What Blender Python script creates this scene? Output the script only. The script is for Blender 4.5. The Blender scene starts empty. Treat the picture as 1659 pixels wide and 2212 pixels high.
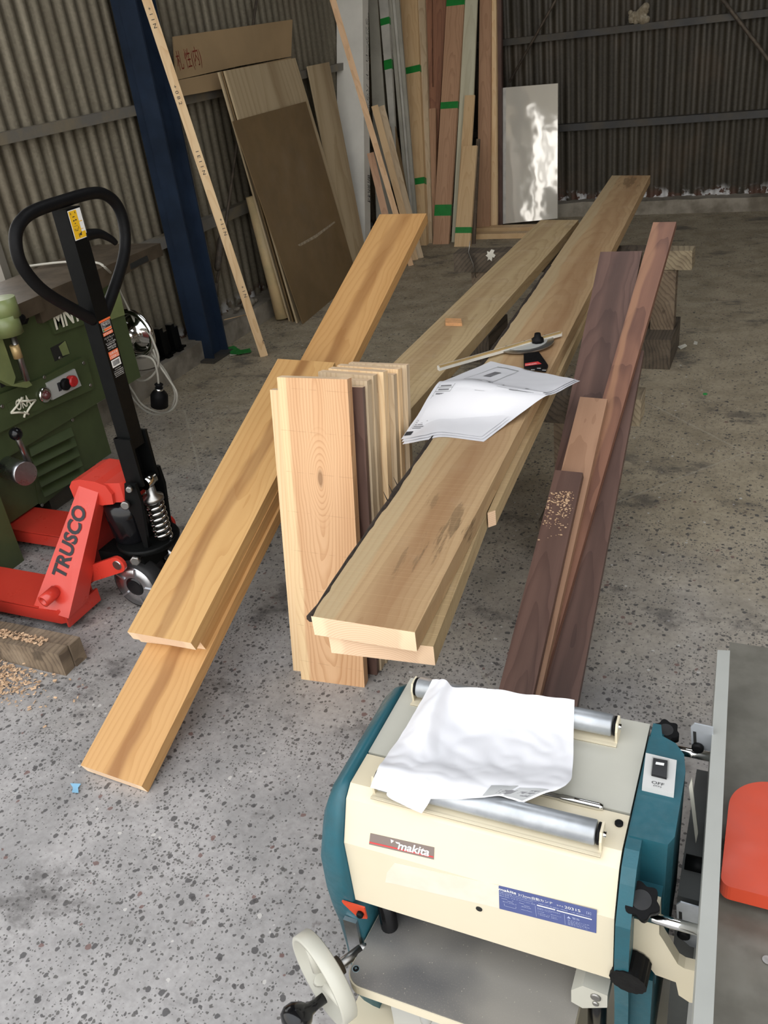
import bpy, bmesh, math, random
import numpy as np
from mathutils import Vector, Matrix, noise as mnoise
random.seed(7)
S = bpy.context.scene
COL = S.collection
# ------------------------------------------------------------------ camera
FPX, CX, CY, H = 1870.0, 829.5, 1106.0, 1.6
PITCH, ROLL, YAW = math.radians(29.315), math.radians(7.419), math.radians(-26.843)
def _rot(p, r, y):
    cp, sp, cy, sy, cr, sr = math.cos(p), math.sin(p), math.cos(y), math.sin(y), math.cos(r), math.sin(r)
    f = np.array([sy*cp, cy*cp, -sp]); ri = np.array([cy, -sy, 0.]); d = np.cross(f, ri)
    return np.array([cr*ri+sr*d, -sr*ri+cr*d, f])
RC = _rot(PITCH, ROLL, YAW)
CAMP = Vector((0, 0, H))
cam_d = bpy.data.cameras.new('camera'); cam = bpy.data.objects.new('camera', cam_d); COL.objects.link(cam)
cam_d.sensor_fit = 'VERTICAL'; cam_d.sensor_height = 36.0; cam_d.lens = FPX/2212*36.0
cam_d.clip_start = .02; cam_d.clip_end = 200
mw = Matrix([[RC[0][i], -RC[1][i], -RC[2][i], CAMP[i]] for i in range(3)] + [[0, 0, 0, 1]])
cam.matrix_world = mw
S.camera = cam
# ------------------------------------------------------------------ light and exposure
W = bpy.data.worlds.new('sky'); S.world = W; W.use_nodes = True
wn = W.node_tree; wn.nodes.clear()
_o = wn.nodes.new('ShaderNodeOutputWorld'); _b = wn.nodes.new('ShaderNodeBackground')
_g = wn.nodes.new('ShaderNodeNewGeometry'); _s = wn.nodes.new('ShaderNodeSeparateXYZ'); _r = wn.nodes.new('ShaderNodeValToRGB')
_tc = wn.nodes.new('ShaderNodeTexCoord')
wn.links.new(_tc.outputs['Generated'], _s.inputs[0])
wn.links.new(_s.outputs['Z'], _r.inputs[0])
_r.color_ramp.elements[0].position = .0; _r.color_ramp.elements[0].color = (.78, .74, .68, 1)
_r.color_ramp.elements[1].position = .8; _r.color_ramp.elements[1].color = (.92, .95, 1.0, 1)
wn.links.new(_r.outputs[0], _b.inputs[0]); _b.inputs[1].default_value = 2.4
wn.links.new(_b.outputs[0], _o.inputs[0])
S.view_settings.view_transform = 'Standard'; S.view_settings.look = 'None'
S.view_settings.exposure = 0.3; S.view_settings.gamma = 1.0; S.view_settings.use_curve_mapping = False
# ------------------------------------------------------------------ pixel rays -> points in the place
def ray(px): return Vector(RC.T @ np.array([(px[0]-CX)/FPX, (px[1]-CY)/FPX, 1.0]))
def onp(px, n, p0):
    d = ray(px); n = Vector(n); t = n.dot(Vector(p0)-CAMP)/n.dot(d); return CAMP + d*t
def aX(px, x): return onp(px, (1, 0, 0), (x, 0, 0))
def aY(px, y): return onp(px, (0, 1, 0), (0, y, 0))
def aZ(px, z=0.): return onp(px, (0, 0, 1), (0, 0, z))
# ------------------------------------------------------------------ materials
def nt(name):
    m = bpy.data.materials.new(name); m.use_nodes = True
    t = m.node_tree; return m, t, t.nodes['Principled BSDF']
class N:
    def __init__(s, t): s.t = t
    def new(s, k, **kw):
        n = s.t.nodes.new(k)
        for a, v in kw.items(): setattr(n, a, v)
        return n
    def link(s, a, b): s.t.links.new(a, b)
    def put(s, sock, v):
        if hasattr(v, 'links') or isinstance(v, bpy.types.NodeSocket): s.link(v, sock)
        else: sock.default_value = v
    def math(s, op, a, b=0., c=None, clamp=False):
        n = s.new('ShaderNodeMath', operation=op, use_clamp=clamp); s.put(n.inputs[0], a); s.put(n.inputs[1], b)
        if c is not None: s.put(n.inputs[2], c)
        return n.outputs[0]
    def mix(s, f, a, b, mode='MIX'):
        n = s.new('ShaderNodeMix', data_type='RGBA', blend_type=mode); s.put(n.inputs[0], f)
        s.put(n.inputs[6], a if not isinstance(a, tuple) else (*a[:3], 1)); s.put(n.inputs[7], b if not isinstance(b, tuple) else (*b[:3], 1)); return n.outputs[2]
    def noise(s, v, scale, detail=3., rough=.5, dist=0.):
        n = s.new('ShaderNodeTexNoise'); s.put(n.inputs['Vector'], v); n.inputs['Scale'].default_value = scale
        n.inputs['Detail'].default_value = detail; n.inputs['Roughness'].default_value = rough; n.inputs['Distortion'].default_value = dist
        return n.outputs['Fac']
    def vor(s, v, scale, feature='F1', rnd=1.):
        n = s.new('ShaderNodeTexVoronoi', feature=feature); s.put(n.inputs['Vector'], v); n.inputs['Scale'].default_value = scale; n.inputs['Randomness'].default_value = rnd
        return n.outputs['Distance'], n.outputs.get('Color')
    def smooth(s, v, a, b, lo=0., hi=1.):
        n = s.new('ShaderNodeMapRange', interpolation_type='SMOOTHSTEP'); s.put(n.inputs[0], v)
        n.inputs[1].default_value = a; n.inputs[2].default_value = b; n.inputs[3].default_value = lo; n.inputs[4].default_value = hi; return n.outputs[0]
    def scale(s, v, xyz):
        n = s.new('ShaderNodeVectorMath', operation='MULTIPLY'); s.put(n.inputs[0], v); n.inputs[1].default_value = xyz; return n.outputs[0]
    def bump(s, h, strength, dist, bsdf):
        n = s.new('ShaderNodeBump'); n.inputs['Strength'].default_value = strength; n.inputs['Distance'].default_value = dist
        s.link(h, n.inputs['Height']); s.link(n.outputs[0], bsdf.inputs['Normal'])
def plain(name, col, rough=.5, metal=0., var=.12, nscale=9., bump=0., coat=0., col2=None, spec=.5):
    m, t, b = nt(name); n = N(t); tc = n.new('ShaderNodeTexCoord').outputs['Object']
    f = n.noise(tc, nscale, 4., .6)
    c2 = col2 or tuple(max(0, x*(1-var*2)) for x in col)
    n.link(n.mix(n.smooth(f, .35, .7), col, c2), b.inputs['Base Color'])
    n.link(n.smooth(n.noise(tc, nscale*3), .2, .8, max(.02, rough-.07), min(1, rough+.07)), b.inputs['Roughness'])
    b.inputs['Metallic'].default_value = metal; b.inputs['Specular IOR Level'].default_value = spec
    if coat: b.inputs['Coat Weight'].default_value = coat; b.inputs['Coat Roughness'].default_value = .08
    if bump: n.bump(n.noise(tc, nscale*12, 3.), bump, .002, b)
    return m
def wood(name, c1, c2, streak=None, sx=0., sw=.03, samt=.7, rough=.5, freq=190., tilt=.05, z0=.03, x0=0., stain=0., fine=.25, sap=None, sapx=0., dust=0., knots=0, saw=0., knot=None, patch=None, cuts=0.):
    """grain from a tilted growth-ring cylinder: x across, y along the board"""
    m, t, b = nt(name); n = N(t); tc = n.new('ShaderNodeTexCoord').outputs['Object']
    oi = n.new('ShaderNodeObjectInfo').outputs['Random']
    sp = n.new('ShaderNodeSeparateXYZ'); n.link(tc, sp.inputs[0]); x, y, z = sp.outputs
    off = n.math('MULTIPLY', oi, 37.)
    cb = n.new('ShaderNodeCombineXYZ'); n.put(cb.inputs[0], n.math('MULTIPLY', x, 4.)); n.put(cb.inputs[1], n.math('MULTIPLY_ADD', y, 1.1, off)); n.put(cb.inputs[2], n.math('MULTIPLY', z, 4.))
    wv = n.noise(cb.outputs[0], 1.6, 3., .55)
    w1 = n.math('MULTIPLY', n.math('SUBTRACT', wv, .5), .05)
    xx = n.math('ADD', n.math('SUBTRACT', x, x0), w1)
    zz = n.math('ADD', n.math('ADD', n.math('MULTIPLY', n.math('ADD', y, n.math('MULTIPLY', oi, -1.2)), tilt), z0), n.math('ADD', z, n.math('MULTIPLY', w1, 1.3)))
    rr = n.math('SQRT', n.math('ADD', n.math('MULTIPLY', xx, xx), n.math('MULTIPLY', zz, zz)))
    ring = n.math('FRACT', n.math('MULTIPLY', rr, freq))
    ringc = n.smooth(ring, .45, 1.)
    kf = None
    if knot:
        kx, ky, ks = knot; dx = n.math('ADD', n.math('SUBTRACT', x, kx), n.math('MULTIPLY', w1, .8)); dy = n.math('MULTIPLY', n.math('SUBTRACT', y, ky), .34)
        kd = n.math('SQRT', n.math('ADD', n.math('MULTIPLY', dx, dx), n.math('MULTIPLY', dy, dy)))
        kr = n.smooth(n.math('FRACT', n.math('MULTIPLY', kd, 170.)), .5, 1.)
        kf = n.smooth(kd, ks*.55, ks, 1., 0.)
        ringc = n.math('ADD', n.math('MULTIPLY', ringc, n.math('SUBTRACT', 1., kf)), n.math('MULTIPLY', kr, kf))
    cb2 = n.new('ShaderNodeCombineXYZ'); n.put(cb2.inputs[0], n.math('MULTIPLY', x, 330.)); n.put(cb2.inputs[1], n.math('MULTIPLY_ADD', y, 6., off)); n.put(cb2.inputs[2], n.math('MULTIPLY', z, 330.))
    fn = n.noise(cb2.outputs[0], 1., 2.)
    cb3 = n.new('ShaderNodeCombineXYZ'); n.put(cb3.inputs[0], n.math('MULTIPLY', x, 14.)); n.put(cb3.inputs[1], n.math('MULTIPLY_ADD', y, .9, off)); n.put(cb3.inputs[2], n.math('MULTIPLY', z, 14.))
    broad = n.noise(cb3.outputs[0], 1., 3.)
    f = n.math('ADD', n.math('MULTIPLY', ringc, .5), n.math('ADD', n.math('MULTIPLY', fn, fine), n.math('MULTIPLY', n.smooth(broad, .35, .7), .4)), clamp=True)
    c = n.mix(f, c1, c2)
    if sap: c = n.mix(n.smooth(n.math('ADD', n.math('MULTIPLY', x, -1. if sapx < 0 else 1.), w1), abs(sapx), abs(sapx)+.01), c, n.mix(n.math('MULTIPLY', f, .4), sap, c2))
    if streak:
        d = n.math('ABSOLUTE', n.math('ADD', n.math('SUBTRACT', x, sx), n.math('MULTIPLY', n.math('SUBTRACT', wv, .5), .09)))
        amt = n.math('MULTIPLY', n.smooth(d, sw*.35, sw, 1., 0.), n.math('MULTIPLY_ADD', n.smooth(broad, .3, .65), .55, .45))
        c = n.mix(n.math('MULTIPLY', amt, samt), c, streak)
    if knots:
        kv = n.vor(n.scale(tc, (5., 1.6, 5.)), 1.)[0]
        c = n.mix(n.math('MULTIPLY', n.smooth(kv, .03, .12, 1., 0.), .75), c, tuple(q*.35 for q in c2))
    if knot: c = n.mix(n.math('MULTIPLY', n.smooth(kd, .004, .011, 1., 0.), .7), c, tuple(q*.4 for q in c2))
    if cuts:
        fy = n.math('ABSOLUTE', n.math('SUBTRACT', n.math('FRACT', n.math('ADD', n.math('MULTIPLY', y, 9.), n.math('MULTIPLY', x, .5))), .5))
        c = n.mix(n.math('MULTIPLY', n.smooth(fy, .0, .012, cuts, 0.), n.smooth(n.noise(n.scale(tc, (60., 9., 1.)), 1.), .4, .6)), c, tuple(q*.55 for q in c2))
    if patch:
        for (qx, qy, rx, ry, amt) in patch:
            ex = n.math('DIVIDE', n.math('SUBTRACT', x, qx), rx); ey = n.math('DIVIDE', n.math('SUBTRACT', y, qy), ry)
            ed = n.math('ADD', n.math('MULTIPLY', ex, ex), n.math('MULTIPLY', ey, ey))
            pn = n.noise(n.scale(tc, (30., 3.6, 20.)), 1., 5., .65)
            pm = n.math('MULTIPLY', n.smooth(n.math('ADD', pn, n.math('MULTIPLY', ed, -.22)), .44, .52), n.smooth(pn, .5, .75, 1., .55))
            c = n.mix(n.math('MULTIPLY', pm, amt), c, tuple(q*.42 for q in c2))
    if stain:
        st = n.noise(n.scale(tc, (9., 2.2, 9.)), 1., 5., .6)
        c = n.mix(n.math('MULTIPLY', n.smooth(st, .58, .68), stain), c, tuple(q*.3 for q in c2))
    if saw:
        sw_ = n.noise(n.scale(tc, (.5, 260., .5)), 1., 1.)
        c = n.mix(n.math('MULTIPLY', n.smooth(sw_, .55, .7), saw), c, tuple(min(1, q*1.35) for q in c1))
    if dust:
        dv = n.noise(tc, 6., 6., .7); c = n.mix(n.math('MULTIPLY', n.smooth(dv, .5, .75), dust), c, (.62, .5, .36))
    n.link(c, b.inputs['Base Color']); b.inputs['Roughness'].default_value = rough
    b.inputs['Specular IOR Level'].default_value = .35
    n.bump(n.math('ADD', fn, n.math('MULTIPLY', ringc, .4)), .12, .0015, b)
    return m
def endgrain(name, c1, c2):
    m, t, b = nt(name); n = N(t); tc = n.new('ShaderNodeTexCoord').outputs['Object']
    sp = n.new('ShaderNodeSeparateXYZ'); n.link(tc, sp.inputs[0]); x, y, z = sp.outputs
    w = n.noise(tc, 12., 2.)
    zz = n.math('ADD', z, .13); rr = n.math('SQRT', n.math('ADD', n.math('MULTIPLY', x, x), n.math('MULTIPLY', zz, zz)))
    r = n.math('FRACT', n.math('MULTIPLY', n.math('ADD', rr, n.math('MULTIPLY', w, .01)), 200.))
    sapw = n.smooth(n.math('ABSOLUTE', n.math('ADD', x, n.math('MULTIPLY', n.math('SUBTRACT', w, .5), .05))), .07, .085)
    c = n.mix(n.math('MULTIPLY', n.smooth(r, .4, 1.), .6), c1, c2)
    n.link(n.mix(n.math('MULTIPLY', sapw, .6), c, tuple(min(1, q*1.25) for q in c1)), b.inputs['Base Color']); b.inputs['Roughness'].default_value = .8
    return m
def metal(name, col, rough, scr=.2, var=.25):
    m, t, b = nt(name); n = N(t); tc = n.new('ShaderNodeTexCoord').outputs['Object']
    f = n.noise(tc, 22., 5., .65)
    n.link(n.mix(n.smooth(f, .35, .75), col, tuple(q*(1-var) for q in col)), b.inputs['Base Color'])
    n.link(n.smooth(f, .3, .8, max(.03, rough-scr*.5), rough+scr*.5), b.inputs['Roughness']); b.inputs['Metallic'].default_value = 1.
    return m
M = {}
# concrete floor: exposed dark aggregate near the door, dusty brown towards the back, which also paints in the warm rear light
def floor_mat():
    m, t, b = nt('concrete_floor'); n = N(t); tc = n.new('ShaderNodeTexCoord').outputs['Object']
    sp = n.new('ShaderNodeSeparateXYZ'); n.link(tc, sp.inputs[0]); X, Y, Z = sp.outputs
    big = n.noise(tc, 1.3, 5., .6); mid = n.noise(tc, 5.5, 5., .65); fin = n.noise(tc, 60., 3., .6)
    c = n.mix(n.smooth(mid, .3, .72), (.41, .394, .384), (.27, .262, .256))
    c = n.mix(n.math('MULTIPLY', n.smooth(fin, .35, .75), .35), c, (.17, .16, .155))
    dirt_warmth = n.smooth(n.math('ADD', Y, n.math('ADD', n.math('MULTIPLY', n.math('SUBTRACT', big, .5), 2.4), n.math('MULTIPLY', X, .2))), .9, 3.1)  # mask for floor dirt and for warm rear light put into the colour
    brown = n.mix(n.smooth(mid, .3, .75), (.40, .335, .225), (.27, .22, .14))
    brown = n.mix(n.math('MULTIPLY', n.smooth(fin, .4, .75), .35), brown, (.12, .10, .075))
    c = n.mix(n.math('MULTIPLY', dirt_warmth, .9), c, brown)
    # aggregate chips
    wob = n.noise(tc, 55., 2.)
    wv = n.new('ShaderNodeVectorMath', operation='ADD'); n.link(tc, wv.inputs[0])
    cw = n.new('ShaderNodeCombineXYZ'); n.put(cw.inputs[0], n.math('MULTIPLY', wob, .012)); n.put(cw.inputs[1], n.math('MULTIPLY', n.noise(n.scale(tc, (1, 1.3, 1)), 47., 2.), .012)); n.link(cw.outputs[0], wv.inputs[1])
    keep = n.math('MULTIPLY', n.smooth(n.noise(tc, 3.7, 4., .6), .35, .62, .45, 1.25), n.math('MULTIPLY_ADD', n.smooth(n.math('ADD', Y, n.math('MULTIPLY', big, 3.)), 3.2, 6.5), -.55, 1.))
    for sc, r0, frac, col in ((30., .21, .20, (.055, .052, .053)), (52., .30, .26, (.06, .056, .056)), (88., .36, .28, (.085, .08, .075)), (150., .38, .32, (.10, .095, .09)), (48., .22, .035, (.52, .5, .47)), (40., .28, .035, (.16, .09, .08))):
        v = n.new('ShaderNodeVectorMath', operation='ADD'); n.link(wv.outputs[0], v.inputs[0]); v.inputs[1].default_value = (sc*.37, sc*.11, 0)
        vn = n.new('ShaderNodeTexVoronoi', voronoi_dimensions='2D'); n.link(v.outputs[0], vn.inputs['Vector']); vn.inputs['Scale'].default_value = sc
        cs = n.new('ShaderNodeSeparateColor'); n.link(vn.outputs['Color'], cs.inputs[0])
        thr = n.math('MULTIPLY', cs.outputs[1], r0)
        hit = n.math('MULTIPLY', n.math('LESS_THAN', cs.outputs[0], n.math('MULTIPLY', frac, keep)), n.smooth(n.math('SUBTRACT', vn.outputs['Distance'], thr), .0, .05, 1., 0.))
        c = n.mix(n.math('MULTIPLY', hit, .85), c, col)
    # oil stains
    st = n.noise(n.scale(tc, (1., 1.4, 1.)), 3.1, 6., .68)
    c = n.mix(n.math('MULTIPLY', n.smooth(st, .545, .67), .66), c, (.06, .055, .052))
    st2 = n.noise(n.scale(tc, (1.4, .8, 1.)), 14., 4., .6)
    c = n.mix(n.math('MULTIPLY', n.smooth(st2, .66, .74), .6), c, (.075, .055, .05))
    # crack lines
    cr = n.new('ShaderNodeTexVoronoi', feature='DISTANCE_TO_EDGE', voronoi_dimensions='2D'); n.link(n.scale(wv.outputs[0], (1, 1, 1)), cr.inputs['Vector']); cr.inputs['Scale'].default_value = .55
    c = n.mix(n.smooth(cr.outputs['Distance'], .0, .0035, .35, 0.), c, (.5, .46, .38))
    n.link(c, b.inputs['Base Color']); n.link(n.smooth(mid, .3, .8, .55, .85), b.inputs['Roughness'])
    n.bump(n.math('ADD', fin, n.math('MULTIPLY', mid, 2.)), .25, .003, b)
    return m
M['floor'] = floor_mat()
def tin_mat(name, c1, c2, rust, met=.55):
    m, t, b = nt(name); n = N(t); tc = n.new('ShaderNodeTexCoord').outputs['Object']
    v = n.new('ShaderNodeTexVoronoi'); n.link(tc, v.inputs['Vector']); v.inputs['Scale'].default_value = 85.
    cs = n.new('ShaderNodeSeparateColor'); n.link(v.outputs['Color'], cs.inputs[0])
    drip = n.noise(n.scale(tc, (22., 22., 1.2)), 1., 4., .6); big = n.noise(tc, 1.7, 5., .6)
    c = n.mix(n.math('MULTIPLY_ADD', cs.outputs[0], .45, n.math('MULTIPLY', n.smooth(drip, .3, .7), .5)), c1, c2)
    c = n.mix(n.math('MULTIPLY', n.smooth(big, .5, .72), rust), c, (.10, .07, .045))
    sp = n.new('ShaderNodeSeparateXYZ'); n.link(tc, sp.inputs[0])
    foot = n.math('MULTIPLY', n.smooth(n.math('ADD', sp.outputs[2], n.math('MULTIPLY', n.noise(tc, 7., 4.), .14)), .19, .27, 1., 0.), n.smooth(n.noise(tc, 9., 3.), .40, .48))
    c = n.mix(foot, c, n.mix(n.smooth(n.noise(tc, 16., 3.), .52, .56), (.09, .045, .03), (.55, .55, .55)))
    n.link(c, b.inputs['Base Color']); b.inputs['Metallic'].default_value = met; n.link(n.smooth(drip, .3, .7, .45, .65), b.inputs['Roughness'])
    return m
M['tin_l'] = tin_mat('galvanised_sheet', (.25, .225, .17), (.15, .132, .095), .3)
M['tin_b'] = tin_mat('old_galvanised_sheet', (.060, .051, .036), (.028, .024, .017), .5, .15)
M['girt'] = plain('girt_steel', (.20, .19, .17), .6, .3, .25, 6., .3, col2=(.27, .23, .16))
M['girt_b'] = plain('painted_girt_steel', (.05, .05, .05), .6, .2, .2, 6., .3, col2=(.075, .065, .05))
M['curb'] = plain('foundation_concrete', (.30, .27, .22), .9, 0, .25, 5., .8, col2=(.14, .12, .09))
M['roof'] = plain('roof_sheet', (.20, .18, .15), .7, 0, .1)
M['blue'] = plain('blue_column_paint', (.018, .032, .062), .5, 0, .2, 3., col2=(.010, .018, .034), spec=.3)
M['brace'] = plain('rusty_rod', (.09, .075, .06), .7, .4, .2, 30., col2=(.15, .12, .09))
tan1, tan2, tanS = (.58, .335, .135), (.47, .25, .09), (.25, .105, .035)
M['tan'] = wood('planed_tan_hardwood', tan1, tan2, tanS, .005, .034, .7, rough=.45, freq=90., tilt=.03, z0=.09, fine=.18)
M['tan_b'] = wood('planed_tan_hardwood_second', (.61, .37, .15), (.50, .275, .10), (.22, .09, .03), .0, .03, .7, rough=.45, freq=80., tilt=.02, z0=.12, fine=.18)
M['tan_end'] = endgrain('tan_end_grain', (.85, .62, .42), (.74, .49, .32))
M['slabw'] = wood('rough_slab_wood', (.49, .335, .18), (.38, .24, .12), (.31, .17, .08), .035, .07, .75, rough=.7, freq=70., tilt=.035, z0=.05, stain=.0, fine=.35, dust=.12, saw=.18, patch=[(.055, .33, .05, .20, .75), (.0, .2, .02, .16, .5), (-.015, .47, .035, .07, .5), (.1, .38, .03, .08, .8), (.02, 4.3, .1, .35, .7)], sap=(.48, .365, .21), sapx=-.055)
M['slabw2'] = wood('rough_slab_wood_grey', (.52, .39, .215), (.39, .275, .14), (.30, .18, .09), -.03, .05, .4, rough=.75, freq=70., tilt=.03, z0=.06, stain=.35, fine=.4, dust=.3, saw=.35)
M['slab_end'] = endgrain('slab_end_grain', (.83, .58, .38), (.66, .39, .23))
M['bark'] = plain('bark', (.045, .03, .02), .95, 0, .3, 60., 1.)
M['walnut'] = wood('dark_walnut', (.15, .085, .065), (.085, .045, .035), (.045, .025, .02), .01, .03, .5, rough=.45, freq=80., tilt=.05, z0=.06, fine=.3)
M['walnut_r'] = wood('reddish_walnut', (.24, .115, .072), (.12, .055, .037), (.38, .20, .11), -.018, .016, .6, rough=.45, freq=70., tilt=.06, z0=.05, fine=.25)
M['walnut_p'] = wood('pale_walnut', (.40, .235, .145), (.29, .16, .095), None, rough=.5, freq=70., tilt=.02, z0=.1, fine=.3)
M['walnut_end'] = endgrain('walnut_end_grain', (.22, .13, .085), (.13, .075, .05))
M['larch'] = wood('larch_board', (.70, .435, .24), (.49, .25, .11), None, rough=.5, freq=120., tilt=.10, z0=-.045, fine=.15, sap=(.82, .60, .34), sapx=-.064, knots=0, knot=(.005, .60, .055), cuts=.35)
M['pine'] = wood('pale_pine', (.80, .60, .36), (.66, .43, .22), None, rough=.55, freq=120., tilt=.03, z0=.05, fine=.3)
M['pineg'] = wood('greying_pine', (.58, .46, .31), (.42, .31, .19), None, rough=.65, freq=110., tilt=.03, z0=.05, fine=.4, stain=.3, knots=1)
M['peach'] = wood('peach_softwood', (.74, .50, .30), (.60, .37, .20), None, rough=.55, freq=120., tilt=.02, z0=.08, fine=.25)
M['pine_end'] = endgrain('pine_end_grain', (.78, .58, .38), (.60, .39, .22))
M['pinkw'] = wood('pinkish_cedar', (.50, .30, .18), (.36, .20, .115), None, rough=.6, freq=90., tilt=.03, z0=.04, fine=.35, stain=.2)
M['redw'] = wood('red_cedar', (.34, .16, .09), (.22, .10, .06), None, rough=.6, freq=80., tilt=.03, z0=.05, fine=.35)
M['cypress'] = wood('cypress_board', (.66, .47, .26), (.54, .35, .18), None, rough=.55, freq=90., tilt=.03, z0=.06, fine=.3, knots=0)
M['palegreen'] = wood('pale_greenish_board', (.58, .56, .42), (.48, .45, .32), None, rough=.7, freq=40., fine=.4)
M['oldw'] = wood('weathered_timber', (.24, .18, .12), (.11, .08, .055), (.05, .035, .025), 0, .04, .6, rough=.9, freq=60., stain=.6, fine=.5, dust=.25)
M['blackw'] = wood('blackened_timber', (.13, .10, .07), (.05, .04, .03), (.14, .11, .08), 0, .03, .5, rough=.85, freq=60., stain=.5, fine=.5, dust=.1)
M['limew'] = wood('timber_with_pale_paint', (.38, .31, .20), (.17, .13, .085), (.1, .07, .05), .02, .03, .6, rough=.9, freq=60., stain=.8, fine=.4)
M['ply'] = wood('lauan_plywood', (.56, .45, .29), (.42, .32, .19), (.28, .19, .10), .1, .1, .5, rough=.65, freq=25., z0=.3, fine=.4)
M['ply_edge'] = plain('plywood_edge', (.74, .55, .33), .8, 0, .2, 30.)
M['mdf'] = plain('brown_hardboard', (.205, .135, .062), .55, 0, .1, 3., .1)
M['mdf_edge'] = plain('hardboard_edge', (.40, .27, .14), .8)
M['scuff'] = plain('pale_scuffed_paper', (.44, .36, .25), .9, 0, .2, 40.)
M['card'] = plain('cardboard', (.40, .28, .15), .8, 0, .06, 3., .1)
M['kraft'] = plain('cream_sheet_roll', (.70, .52, .28), .55, 0, .1, 7., col2=(.55, .44, .24))
M['foam'] = plain('white_foam_board', (.82, .80, .73), .7, 0, .06, 2.5, .15)
M['foam_side'] = plain('grey_foam_edge', (.40, .385, .34), .75, 0, .06, 4.)
M['gypsum'] = plain('grey_paper_faced_board', (.36, .345, .29), .7, 0, .1, 4.)
M['gyp_light'] = plain('light_grey_board', (.50, .485, .43), .6, 0, .12, 5.)
M['tape'] = plain('green_tape', (.012, .22, .035), .4, 0, .1, 20.)
def melamine():
    m, t, b = nt('glossy_white_panel'); n = N(t); tc = n.new('ShaderNodeTexCoord').outputs['Object']
    b.inputs['Base Color'].default_value = (.90, .86, .76, 1); b.inputs['Roughness'].default_value = .06; b.inputs['Metallic'].default_value = .18
    b.inputs['Specular IOR Level'].default_value = 1.; b.inputs['IOR'].default_value = 2.3
    n.bump(n.noise(tc, 4.2, 2., .4), .16, .02, b); return m
M['gloss'] = melamine()
M['gloss_edge'] = plain('white_panel_edge', (.55, .54, .5), .6)
M['faded'] = plain('faded_sticker_film', (.74, .70, .60), .5, 0, .03, 12., col2=(.70, .645, .52))
M['teal'] = plain('teal_cast_paint', (.014, .098, .128), .42, 0, .12, 30., .08, col2=(.016, .088, .112))
M['cream'] = plain('cream_enamel', (.70, .63, .47), .35, 0, .03, 3., col2=(.68, .60, .43))
M['greyc'] = plain('grey_cream_enamel', (.50, .49, .42), .4, 0, .03, 5.)
M['lgrey'] = plain('light_grey_paint', (.45, .455, .43), .45, 0, .04, 4.)
M['dgrey'] = plain('dark_grey_paint', (.10, .105, .10), .5, 0, .1, 6.)
M['fgrey'] = plain('fence_grey_paint', (.37, .378, .35), .45, 0, .05, 5.)
M['swgrey'] = plain('switch_plate_plastic', (.60, .60, .58), .4, 0, .03)
M['black'] = plain('black_plastic', (.007, .007, .0075), .5, 0, .1, 20., .1, spec=.12)
M['gblack'] = plain('glossy_black', (.005, .005, .006), .16, 0, .0, 5., spec=.4)
M['pblack'] = plain('black_powder_coat', (.005, .0055, .0055), .45, 0, .1, 25., .05, spec=.12)
M['rubber'] = plain('black_rubber', (.022, .022, .023), .7, 0, .15, 20.)
M['zinc'] = plain('zinc_roller', (.52, .55, .58), .36, .55, .15, 14.)
M['chrome'] = metal('chrome', (.74, .74, .72), .12, .08, .1)
M['steel'] = metal('bare_steel', (.42, .41, .39), .38, .2, .3)
M['alu'] = metal('dull_aluminium', (.60, .61, .63), .33, .15)
M['gold'] = plain('anodised_gold', (.62, .44, .20), .35, .3); M['pale_alu'] = plain('pale_anodised_bar', (.80, .78, .71), .4, .1)
def dusty_steel():
    m, t, b = nt('dusty_cast_table'); n = N(t); tc = n.new('ShaderNodeTexCoord').outputs['Object']
    d = n.noise(n.scale(tc, (3.2, 4.2, 1.)), 1.1, 3., .5); sp = n.noise(tc, 420., 2.); ch = n.vor(tc, 95.)[0]
    c = n.mix(n.smooth(d, .38, .62), (.17, .168, .168), (.33, .31, .275))
    c = n.mix(n.math('MULTIPLY', n.smooth(sp, .55, .75), .35), c, (.42, .38, .32))
    c = n.mix(n.smooth(ch, .05, .10, .75, 0.), c, (.62, .56, .46))
    n.link(c, b.inputs['Base Color']); b.inputs['Metallic'].default_value = .35; n.link(n.smooth(d, .35, .65, .32, .62), b.inputs['Roughness']); return m
M['dusty'] = dusty_steel()
M['jtable'] = plain('grey_brown_machined_table', (.19, .18, .15), .45, .25, .2, 14., .05, col2=(.14, .132, .108))
M['guard'] = plain('orange_red_plastic', (.58, .065, .025), .38, 0, .06, 8.)
M['tred'] = plain('red_enamel', (.60, .045, .028), .32, 0, .02, 6., coat=.25)
M['tred_in'] = plain('dull_red_enamel', (.42, .03, .022), .45, 0, .12, 6.)
M['green'] = plain('machine_green_paint', (.060, .082, .032), .38, 0, .1, 6., .04)
M['lgreen'] = plain('light_green_paint', (.20, .24, .095), .35, 0, .1, 8.)
M['iron'] = plain('brown_cast_iron', (.10, .075, .05), .5, .3, .2, 8., .1)
M['cord'] = plain('grey_cable', (.42, .40, .34), .55, 0, .05, 12.)
M['paper'] = plain('white_paper', (.74, .74, .765), .75, 0, .01, 4.)
M['ink'] = plain('grey_print', (.20, .20, .21), .8); M['ink2'] = plain('pale_grey_print', (.42, .43, .43), .8); M['inkd'] = plain('black_print', (.03, .03, .035), .7)
M['white'] = plain('white_lettering', (.86, .86, .84), .6, 0, .02); M['ivory'] = plain('ivory_lettering', (.78, .76, .62), .6, 0, .03)
M['orange'] = plain('orange_label', (.85, .17, .05), .5, 0, .02); M['yellow'] = plain('yellow_label', (.88, .52, .02), .45, 0, .03)
M['lred'] = plain('red_print', (.65, .05, .05), .6, 0, .02); M['brownp'] = plain('taupe_plate', (.20, .155, .135), .4, 0, .04)
M['bluep'] = plain('blue_plate', (.085, .11, .28), .4, 0, .04); M['bluel'] = plain('pale_blue_print', (.42, .47, .68), .6, 0, .02)
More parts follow.
